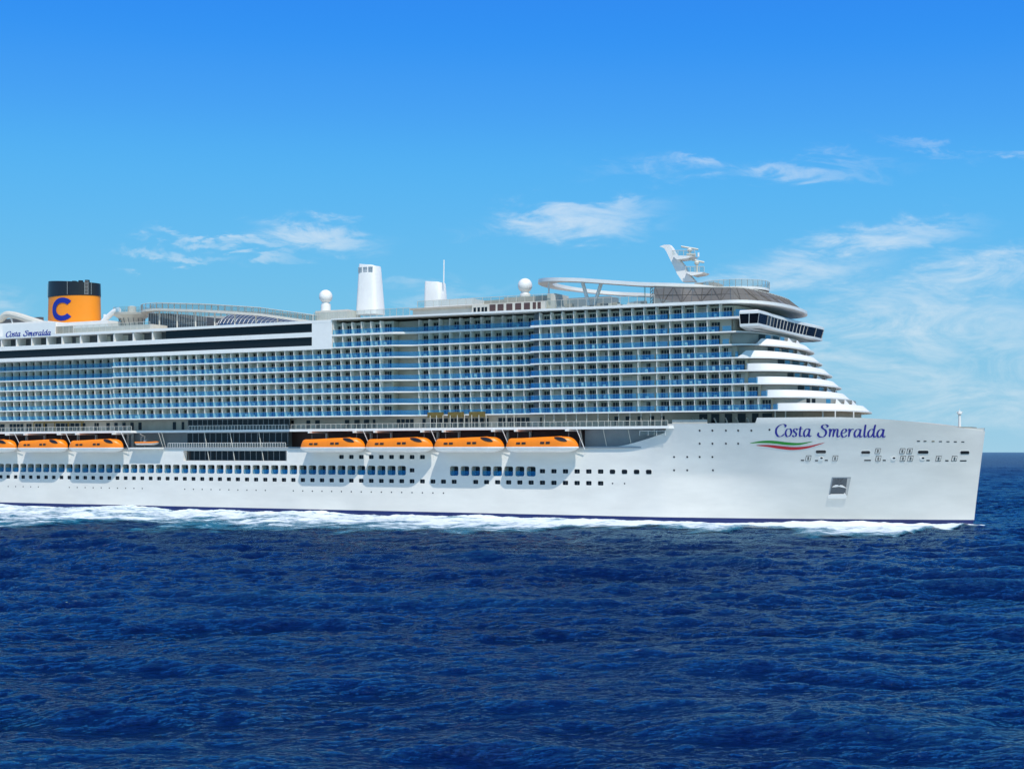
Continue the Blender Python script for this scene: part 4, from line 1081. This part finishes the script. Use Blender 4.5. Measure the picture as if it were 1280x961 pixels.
for (xc, yb, yt, w_) in ((862.5, 320.5, 311.5, 4.6), (871.5, 341, 327.5, 3.8)):
    b = MB(); c = mp_(xc, yb); t = mp_(xc - .5, yt)
    b.tube([(c[0], mv, c[1]), (t[0], mv, t[1])], .28, 'cream', 8)
    b.lathe(t[0], mv, [(.45, t[1] - .6), (.6, t[1] - .2), (.3, t[1] + .2)], 'cream', 12)
    b.tube([(t[0] - w_ / 2.6, mv + .8, t[1] + .6), (t[0] + w_ / 2.6, mv - .8, t[1] - .1)], .24, 'cream', 6); b.build('radar', ship)
b = MB(); c = mp_(868, 319); b.tube([(c[0] - 1.4, mv + 1, c[1]), (c[0] + .6, mv + 1, c[1] - .1)], .35, 'cream', 8); b.tube([(mp_(873, 316)[0], mv, mp_(873, 316)[1]), (mp_(873, 321)[0], mv, mp_(873, 321)[1])], .22, 'white', 6); b.build('floodlight', ship)
# foremast at the stem head
u_, z_ = U(1199.5, 0), Z(1199.5, 515, 0)
b = MB(); b.lathe(u_, 0, [(.32, 19.5), (.26, z_ - .5), (.5, z_ - .4), (.45, z_ + .1), (.15, z_ + .2)], 'white', 12); b.tube([(u_ - .7, 0, z_), (u_ + .7, 0, z_)], .08, 'white'); b.tube([(u_, 0, z_), (u_, 0, z_ + .7)], .06, 'white'); b.build('foremast', ship)

# ------------------------------------------------------------------ lifeboats
def make_boat(L):
    """bow towards +x of its own frame; local y is to port; z 0 at the keel"""
    root = empty('lifeboat')
    hw = 2.25
    def wid(t): return hw * min(1, (1 - max(0, (t - .74) / .26) ** 2.5 * .97)) * (1 - .22 * max(0, (.12 - t) / .12) ** 2)
    n = 40
    def mk(rows, m, name, parent, closed_=True):
        b = MB(); b.rings(rows, m); return b.build(name, parent, smooth=True)
    rows = []
    for i in range(n + 1):
        t = .012 + .976 * i / n; wv = max(.06, wid(t)); keel = .9 * max(0, (t - .82) / .18) ** 1.6 + .5 * max(0, (.10 - t) / .10) ** 1.5
        r = []
        for k in range(13):
            th = math.pi * k / 12; r.append((t * L, wv * (math.cos(th) if k not in (0, 12) else math.copysign(1, math.cos(th))) * (.96 if 0 < k < 12 else 1), 1.27 - (1.27 - keel - .2) * math.sin(th) ** .7))
        rows.append(r)
    mk(rows, 'white', 'hull', root)
    rows = []
    for i in range(n + 1):
        t = i / n; wv = max(.05, wid(t) * 1.03 + .06); rows.append([(t * L, wv, 1.2), (t * L, wv, 1.46), (t * L, -wv, 1.46), (t * L, -wv, 1.2)])
    mk(rows, 'white', 'rubbing_strake', root)
    rows = []
    def top(t):
        return (1.95 + .35 * sm(.05, .72, t)) * (min(1, t / .035) ** .45 if t < .035 else 1) * (1 - max(0, (t - .80) / .20) ** 2.6 * .90)
    def cs(t, th):
        wv = max(.05, wid(t) * .985); h = max(.06, top(t))
        return wv * math.copysign(abs(math.cos(th)) ** .42, math.cos(th)), 1.45 + h * math.sin(th) ** .75
    for i in range(n + 1):
        t = .006 + .985 * i / n; rows.append([(t * L, *cs(t, math.pi * k / 16)) for k in range(17)])
    mk(rows, 'orange', 'canopy', root)
    def side_patch(t0, t1, a0, a1, m, name, curve=0):
        for s_ in (1, -1):
            b = MB(); K = 8; P = []
            for k in range(K + 1):
                f = k / K; t = t0 + (t1 - t0) * f
                if curve:
                    mid = a0 + (a1 - a0) * f; hh = .26 * math.sin(math.pi * f) ** .6 + .005; lo_, hi_ = mid - hh, mid + hh
                else: lo_, hi_ = a0, a1
                y0, z0_ = cs(t, lo_); y1, z1_ = cs(t, hi_)
                P.append(((t * L, s_ * (y0 + .10), z0_), (t * L, s_ * (y1 + .10), z1_ + .10)))
            for k in range(K): b.poly([P[k][0], P[k + 1][0], P[k + 1][1], P[k][1]], m)
            b.build(name, root, recalc=False)
    side_patch(.70, .885, 1.02, .52, 'black', 'cockpit_window', curve=1)
    for t in (.165, .245, .515, .595): side_patch(t, t + .060, .20, .36, 'black', 'side_window')
    b = MB(); b.tube([(L * .60, 0, 3.4), (L * .76, 0, 3.55)], .3, 'orange', 8); b.build('roof_hatch', root)
    for t in (.12, .86):
        b = MB(); b.tube([(L * t, 0, 3.2), (L * t, 0, 4.9)], .07, 'dgrey', 5); b.build('lifting_hook', root)
    return root
def copy_tree(o, parent=None):
    c = o.copy(); COL.objects.link(c); c.parent = parent
    for ch in [x for x in bpy.data.objects if x.parent == o]: copy_tree(ch, c)
    return c
vb_ = 20.6
boats = [(-49, 17.5, 'orange and white lifeboat cut off by the left edge of the view'), (18.5, 81.5, 'orange lifeboat second from the left, behind the one nearest the open recess'),
         (82.5, 151, 'orange lifeboat beside the open recess with the small rescue boat'),
         (374, 454, 'orange lifeboat hanging just forward of the black glazed bay'), (455.5, 539, 'second orange lifeboat forward of the black glazed bay'),
         (541, 628, 'orange lifeboat second from the forward end of the row'), (631, 721, 'foremost orange lifeboat, nearest the painted name on the bow')]
def children(o): return [x for x in bpy.data.objects if x.parent == o]
L0 = 18.4
proto = make_boat(L0)
for i, (x0, x1, lab) in enumerate(boats):
    ua, ub = U(x0, 22.9), U(x1, 21.5)
    if i in (1, 2): ua += .5
    o = proto if i == 0 else copy_tree(proto)
    o.location = world_pt(ua, vb_, 14.75); o.rotation_euler = (0, 0, -HEAD)
    o.scale = ((ub - ua) / L0, 1, 1)
    tag(o, lab, 'lifeboat', 'lifeboats hanging along the ship side')
    # davit arms belong to the ship
    for t in (.12, .86):
        u = ua + (ub - ua) * t
        d = MB(); d.box(u - .22, u + .22, 14, 22.0, 19.65, 20.05, 'white'); d.box(u - .2, u + .2, 14.0, 14.6, 16.2, 19.7, 'white'); d.build('davit', ship)
    d = MB(); d.tube([(ub - .3, 21.0, 20.1), (ub + .9, 19.3, 15.6)], .09, 'white', 5); d.build('davit_stay', ship)
# small rescue boat in the open recess
rb = empty('rescue_boat', world_pt(U(172, 18), 18.0, 16.75), -HEAD)
tag(rb, 'small open rescue boat with orange rim sitting in the grey recess', 'rescue boat')
b = MB(); rows = []
for i in range(13):
    t = i / 12; wv = .95 * (1 - max(0, (t - .6) / .4) ** 2.2) + .05; k_ = .5 * max(0, (t - .7) / .3) ** 1.5
    rows.append([(t * 7.2, wv, .75 + k_ * .3), (t * 7.2, wv * .7, .2 + k_), (t * 7.2, 0, k_), (t * 7.2, -wv * .7, .2 + k_), (t * 7.2, -wv, .75 + k_ * .3)])
b.rings(rows, 'white'); b.build('hull', rb, smooth=True)
b = MB()
for s_ in (1, -1): b.tube([(t * .6, s_ * (.95 * (1 - max(0, (t / 12 - .6) / .4) ** 2.2) + .05), .8 + .15 * max(0, (t / 12 - .7) / .3) ** 1.5) for t in range(13)], .2, 'orange', 8)
b.build('rim', rb, smooth=True)
b = MB(); b.box(2.4, 3.1, -.4, .4, .6, 1.6, 'grey'); b.tube([(1.2, 0, .7), (1.2, 0, 2.3), (1.8, 0, 2.5)], .07, 'white', 5); b.build('console', rb)
cr = MB(); cr.tube([(U(181, 16.5), 16.5, 16.2), (U(181, 16.5), 16.5, 19.2), (U(176, 18), 18.2, 19.8)], .18, 'white', 8); cr.build('rescue_davit', ship)
b = MB(); b.box(U(165, 19.4), U(203, 19.4), 18.4, 20.4, 15.85, 16.2, 'white'); b.build('rescue_platform', ship)
# pale sunloungers and folded parasols on the forward side deck
for i, x in enumerate((872.5, 885.5, 900, 914, 927.5, 941)):
    o = empty('deck_chair', world_pt(U(x, 18.9), 18.9, 20.2), -HEAD)
    b = MB(); b.box(-.7, .9, -.35, .35, .65, .78, 'white'); b.build('seat', o)
    b = MB(); b.poly([(-.7, -.35, .75), (-.7, .35, .75), (-1.25, .35, 2.1), (-1.25, -.35, 2.1)], 'white'); b.poly([(-.78, -.35, .75), (-.78, .35, .75), (-1.33, .35, 2.1), (-1.33, -.35, 2.1)], 'white'); b.build('backrest', o, recalc=False)
    b = MB()
    for a in (-.6, .8):
        for c in (-.3, .3): b.box(a - .04, a + .04, c - .04, c + .04, 0, .65, 'metal')
    b.build('frame', o)
    tag(o, ['aftmost pale deck chair', 'second pale deck chair from aft', 'third pale deck chair from aft', 'third pale deck chair from forward', 'second pale deck chair from forward', 'foremost pale deck chair'][i] + ' on the side deck under the balconies', 'deck chair', 'pale deck chairs on the forward side deck')

# ------------------------------------------------------------------ sea
def wave_tile(L, N, Lp, cut_lo, cut_hi, ang, seed, rms, spread=4.0):
    """one periodic patch of wind sea made from a random wave spectrum: height and sideways displacement"""
    rng = np.random.default_rng(seed); k1 = np.fft.fftfreq(N, L / N) * 2 * np.pi
    KX, KY = np.meshgrid(k1, k1, indexing='ij'); K = np.hypot(KX, KY); K[0, 0] = 1e9
    c = np.abs(KX * math.cos(ang) + KY * math.sin(ang)) / K
    P = np.exp(-1 / (K * Lp) ** 2) / K ** 4 * (c ** spread + .06) * np.exp(-(K * cut_lo / 6.283) ** 2) * (1 - np.exp(-(K * cut_hi / 6.283) ** 2))
    H = np.fft.fft2(rng.normal(size=(N, N))) * np.sqrt(P); h = np.fft.ifft2(H).real; f = rms / h.std()
    H *= f
    dx = np.fft.ifft2(-1j * KX / K * H).real; dy = np.fft.ifft2(-1j * KY / K * H).real
    return L, N, np.stack([dx, dy, h * f], -1).astype(np.float32)
TILES = [wave_tile(233.0, 1024, 4.2, 2.2, 1e9, R(80), 5, .33, 6.0), wave_tile(71.0, 1024, 6.0, .20, 5.0, R(97), 9, .13, 3.0)]
for T in TILES: print('slope', np.gradient(T[2][..., 2], T[0] / T[1], axis=0).std(), np.gradient(T[2][..., 2], T[0] / T[1], axis=1).std())
def sample(T, X, Y):
    L, N, A = T; fx = X / L * N; fy = Y / L * N; ix = np.floor(fx).astype(np.int64); iy = np.floor(fy).astype(np.int64)
    tx = (fx - ix)[..., None].astype(np.float32); ty = (fy - iy)[..., None].astype(np.float32); a, b, c, d = ix % N, (ix + 1) % N, iy % N, (iy + 1) % N
    return (A[a, c] * (1 - tx) + A[b, c] * tx) * (1 - ty) + (A[a, d] * (1 - tx) + A[b, d] * tx) * ty
def waves(X, Y, step):
    global CREST
    g = .92 + .22 * np.sin(X / 61 + Y / 83 + 1) * np.sin(X / 43 - Y / 57)
    o = sample(TILES[0], X, Y); q = sample(TILES[1], X * .966 + Y * .259, Y * .966 - X * .259)
    g2 = g * np.clip(1.35 - step / 2.0, .9, 1)
    CREST = o[..., 2] * g + q[..., 2] * 2.0
    return X - 1.0 * o[..., 0] * g - .85 * q[..., 0] * g2, Y - 1.0 * o[..., 1] * g - .85 * q[..., 1] * g2, o[..., 2] * g + q[..., 2] * g2
def grid_mesh(name, X, Y, Zc, m):
    nr, nc = X.shape
    co = np.stack([X, Y, Zc], -1).reshape(-1, 3).astype(np.float32)
    i = np.arange(nr * nc).reshape(nr, nc)
    q = np.stack([i[:-1, :-1], i[:-1, 1:], i[1:, 1:], i[1:, :-1]], -1).reshape(-1, 4).astype(np.int32)
    me = bpy.data.meshes.new(name); me.vertices.add(len(co)); me.vertices.foreach_set('co', co.ravel())
    me.loops.add(q.size); me.loops.foreach_set('vertex_index', q.ravel())
    me.polygons.add(len(q)); me.polygons.foreach_set('loop_start', np.arange(0, q.size, 4, dtype=np.int32)); me.polygons.foreach_set('loop_total', np.full(len(q), 4, np.int32))
    me.polygons.foreach_set('use_smooth', np.ones(len(q), bool))
    me.update(calc_edges=True); me.materials.append(m)
    o = bpy.data.objects.new(name, me); COL.objects.link(o); return o
SEA_GLOSS = 1.0
def sea_material():
    m = bpy.data.materials.new('sea_water'); m.use_nodes = True; t = NT(m.node_tree); t.n.clear()
    out = t.node('ShaderNodeOutputMaterial'); b = t.node('ShaderNodeBsdfDiffuse'); gl = t.node('ShaderNodeBsdfGlossy')
    gl.inputs['Roughness'].default_value = .05; gl.inputs[0].default_value = (.50, .78, .84, 1)
    fa = t.node('ShaderNodeAttribute', attribute_name='unresolved'); far = fa.outputs['Fac']
    t.l.new(t.math('MULTIPLY_ADD', far, .40, .05), gl.inputs['Roughness'])
    fr = t.node('ShaderNodeFresnel'); fr.inputs['IOR'].default_value = 1.33; mx = t.node('ShaderNodeMixShader')
    geo = t.node('ShaderNodeNewGeometry'); pos = geo.outputs['Position']
    cd = t.node('ShaderNodeVectorMath', operation='DISTANCE'); t.l.new(pos, cd.inputs[0]); cd.inputs[1].default_value = (0, 0, 15)
    mp1 = t.node('ShaderNodeMapping'); t.l.new(pos, mp1.inputs[0]); mp1.inputs['Scale'].default_value = (.34, 1.0, 1); mp1.inputs['Rotation'].default_value = (0, 0, .2)
    n1 = t.noise(mp1.outputs[0], 2.6, 6, .62, .3)
    n2 = t.noise(mp1.outputs[0], .55, 7, .68, .4)
    n3 = t.noise(mp1.outputs[0], .02, 4, .55, .3)
    h = t.math('ADD', t.math('MULTIPLY', n1, .20), t.math('MULTIPLY', n2, .40))
    bp = t.node('ShaderNodeBump'); bp.inputs['Strength'].default_value = 1.0; bp.inputs['Distance'].default_value = 1.0
    t.l.new(h, bp.inputs['Height'])
    for q in (b, gl, fr): t.l.new(bp.outputs[0], q.inputs['Normal'])
    t.l.new(t.math('MULTIPLY', fr.outputs[0], t.math('MULTIPLY_ADD', far, -.42, SEA_GLOSS)), mx.inputs[0]); t.l.new(b.outputs[0], mx.inputs[1]); t.l.new(gl.outputs[0], mx.inputs[2]); t.l.new(mx.outputs[0], out.inputs[0])
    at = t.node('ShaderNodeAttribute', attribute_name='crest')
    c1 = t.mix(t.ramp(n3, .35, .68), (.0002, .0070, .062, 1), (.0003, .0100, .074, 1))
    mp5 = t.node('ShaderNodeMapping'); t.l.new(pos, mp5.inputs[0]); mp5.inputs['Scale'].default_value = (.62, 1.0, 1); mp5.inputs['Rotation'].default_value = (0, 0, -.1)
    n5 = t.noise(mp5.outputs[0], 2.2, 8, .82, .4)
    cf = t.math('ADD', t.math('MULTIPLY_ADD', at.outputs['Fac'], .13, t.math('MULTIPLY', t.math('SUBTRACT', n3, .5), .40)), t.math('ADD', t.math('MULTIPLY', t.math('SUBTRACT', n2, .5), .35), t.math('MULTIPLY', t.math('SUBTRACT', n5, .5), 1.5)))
    c2 = t.mix(t.ramp(cf, .0, .48, smooth=False), c1, (.010, .062, .115, 1))  # painted highlights: teal stands in for sky glints on crests and ripples
    c2 = t.mix(t.ramp(cf, .03, -.26, smooth=False), c2, (.0001, .0025, .022, 1))  # near-black navy painted in as shade in the troughs
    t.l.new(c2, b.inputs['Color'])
    return m
SEA = sea_material()
r = [42.0]
while r[-1] < 1500: r.append(r[-1] * 1.0019)
while r[-1] < 90000: r.append(r[-1] * 1.012)
r = np.array(r); th = np.radians(np.concatenate([np.arange(-60, -24, .5), np.arange(-24, 24, .06), np.arange(24, 60.1, .5)]))
RR, TT = np.meshgrid(r, th, indexing='ij'); X = RR * np.sin(TT); Y = RR * np.cos(TT)
step = np.maximum(RR * .0024, RR * .0014); step = np.where(RR > 1500, RR * .012, step); step = np.where(np.abs(TT) > R(24), RR * .009 + .1, step)
Xw, Yw, Zw = waves(X, Y, step)
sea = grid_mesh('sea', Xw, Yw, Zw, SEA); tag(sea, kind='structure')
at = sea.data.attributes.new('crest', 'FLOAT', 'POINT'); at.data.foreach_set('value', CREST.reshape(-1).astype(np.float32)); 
# share of the wave slopes too small for the mesh spacing: those facets act as surface roughness
un = np.clip((np.log(RR) - np.log(350)) / (np.log(2200) - np.log(350)), 0, 1)
at = sea.data.attributes.new('unresolved', 'FLOAT', 'POINT'); at.data.foreach_set('value', un.reshape(-1).astype(np.float32))
# the rest of the sea round and behind the viewpoint
me = MB()
Rf = 90000
back = [(0, -Rf), (-Rf, -Rf), (-Rf * math.sin(R(60)), Rf * .5), (-42 * math.sin(R(60)), 21), (0, 41.0), (42 * math.sin(R(60)), 21), (Rf * math.sin(R(60)), Rf * .5), (Rf, -Rf)]
me.poly([(a, -c, -.25) for a, c in back], SEA); o = me.build('sea', recalc=False); tag(o, kind='structure')

# foam: churned band along the hull
def foam_material():
    m = bpy.data.materials.new('sea_foam'); m.use_nodes = True; t = NT(m.node_tree); b = t.n['Principled BSDF']; out = t.n['Material Output']
    at = t.node('ShaderNodeAttribute', attribute_name='dens'); geo = t.node('ShaderNodeNewGeometry')
    mp = t.node('ShaderNodeMapping'); t.l.new(geo.outputs['Position'], mp.inputs[0]); mp.inputs['Rotation'].default_value = (0, 0, HEAD); mp.inputs['Scale'].default_value = (.35, 1, 1)
    n1 = t.noise(mp.outputs[0], .20, 9, .70, 1.2); n2 = t.noise(mp.outputs[0], .9, 6, .65, .6)
    n = t.math('MULTIPLY_ADD', t.math('ADD', t.math('MULTIPLY', n1, .62), t.math('MULTIPLY', n2, .38)), 2.0, -.48)
    d = at.outputs['Fac']
    f = t.math('SUBTRACT', t.math('ADD', t.math('MULTIPLY', d, .74), n), 1.0)
    white = t.ramp(f, -.04, .30); teal = t.ramp(f, -.30, .0)
    col = t.mix(white, (.02, .22, .34, 1), (.70, .75, .77, 1))
    t.l.new(col, b.inputs['Base Color']); t.l.new(t.mix(white, (.2, .2, .2, 1), (.8, .8, .8, 1)), b.inputs['Roughness'])
    bp = t.node('ShaderNodeBump'); bp.inputs['Distance'].default_value = .6; t.l.new(n2, bp.inputs['Height']); t.l.new(bp.outputs[0], b.inputs['Normal'])
    tr = t.node('ShaderNodeBsdfTransparent'); mx = t.node('ShaderNodeMixShader')
    t.l.new(t.math('MULTIPLY', teal, t.ramp(white, 0, 1, .62, 1.0)), mx.inputs[0]); t.l.new(tr.outputs[0], mx.inputs[1]); t.l.new(b.outputs[0], mx.inputs[2]); t.l.new(mx.outputs[0], out.inputs[0])
    return m
nu_, nv_ = 700, 110
uu_ = np.linspace(-226, 100.5, nu_); off_ = np.linspace(0, 1, nv_) ** 1.5 * 120
UU, OO = np.meshgrid(uu_, off_, indexing='ij')
hbz = np.array([halfb(u, 0.0) for u in uu_])[:, None]
VV = hbz - .25 + OO
X = RX + UU * CH - VV * SH; Y = RY - UU * SH - VV * CH
WU = np.interp(uu_, [-226, -162, -100, -60, -32, -8, 2, 12, 30, 42, 56, 66, 78, 86, 93, 97, 99, 100.5],
               [120, 112, 104, 96, 88, 78, 62, 64, 74, 56, 38, 30, 52, 66, 52, 22, 8, 0])[:, None]
wob = 1 + .16 * np.sin(uu_ / 7.0) + .10 * np.sin(uu_ / 3.1 + 1) + .20 * np.sin(uu_ / 13 + 2) + .06 * np.sin(uu_ / 1.3)
q = OO / (WU * wob[:, None] + .01)
thick = np.interp(uu_, [-226, -60, 10, 60, 100.5], [1.0, 1.02, 1.08, 1.15, 1.2])[:, None]
dens = np.clip(1 - q ** 4.0, 0, 1) * thick * (1 - .22 * np.clip(q, 0, 1) * (uu_[:, None] < 20))
ridge = np.exp(-((q - .8) / .22) ** 2) * np.interp(uu_, [-226, -100, 0, 60, 90, 99, 100.5], [.2, .3, .55, .6, .9, .3, 0])[:, None]
Xw, Yw, Zw = waves(X, Y, np.full_like(X, .7))
Zf = Zw + .10 + ridge * np.clip(dens, 0, 1) * .8
fo = grid_mesh('foam', Xw, Yw, Zf, foam_material())
at = fo.data.attributes.new('dens', 'FLOAT', 'POINT'); at.data.foreach_set('value', dens.reshape(-1).astype(np.float32))
tag(fo, 'white and turquoise foam churned up along the waterline of the ship', 'foam', kind='stuff')
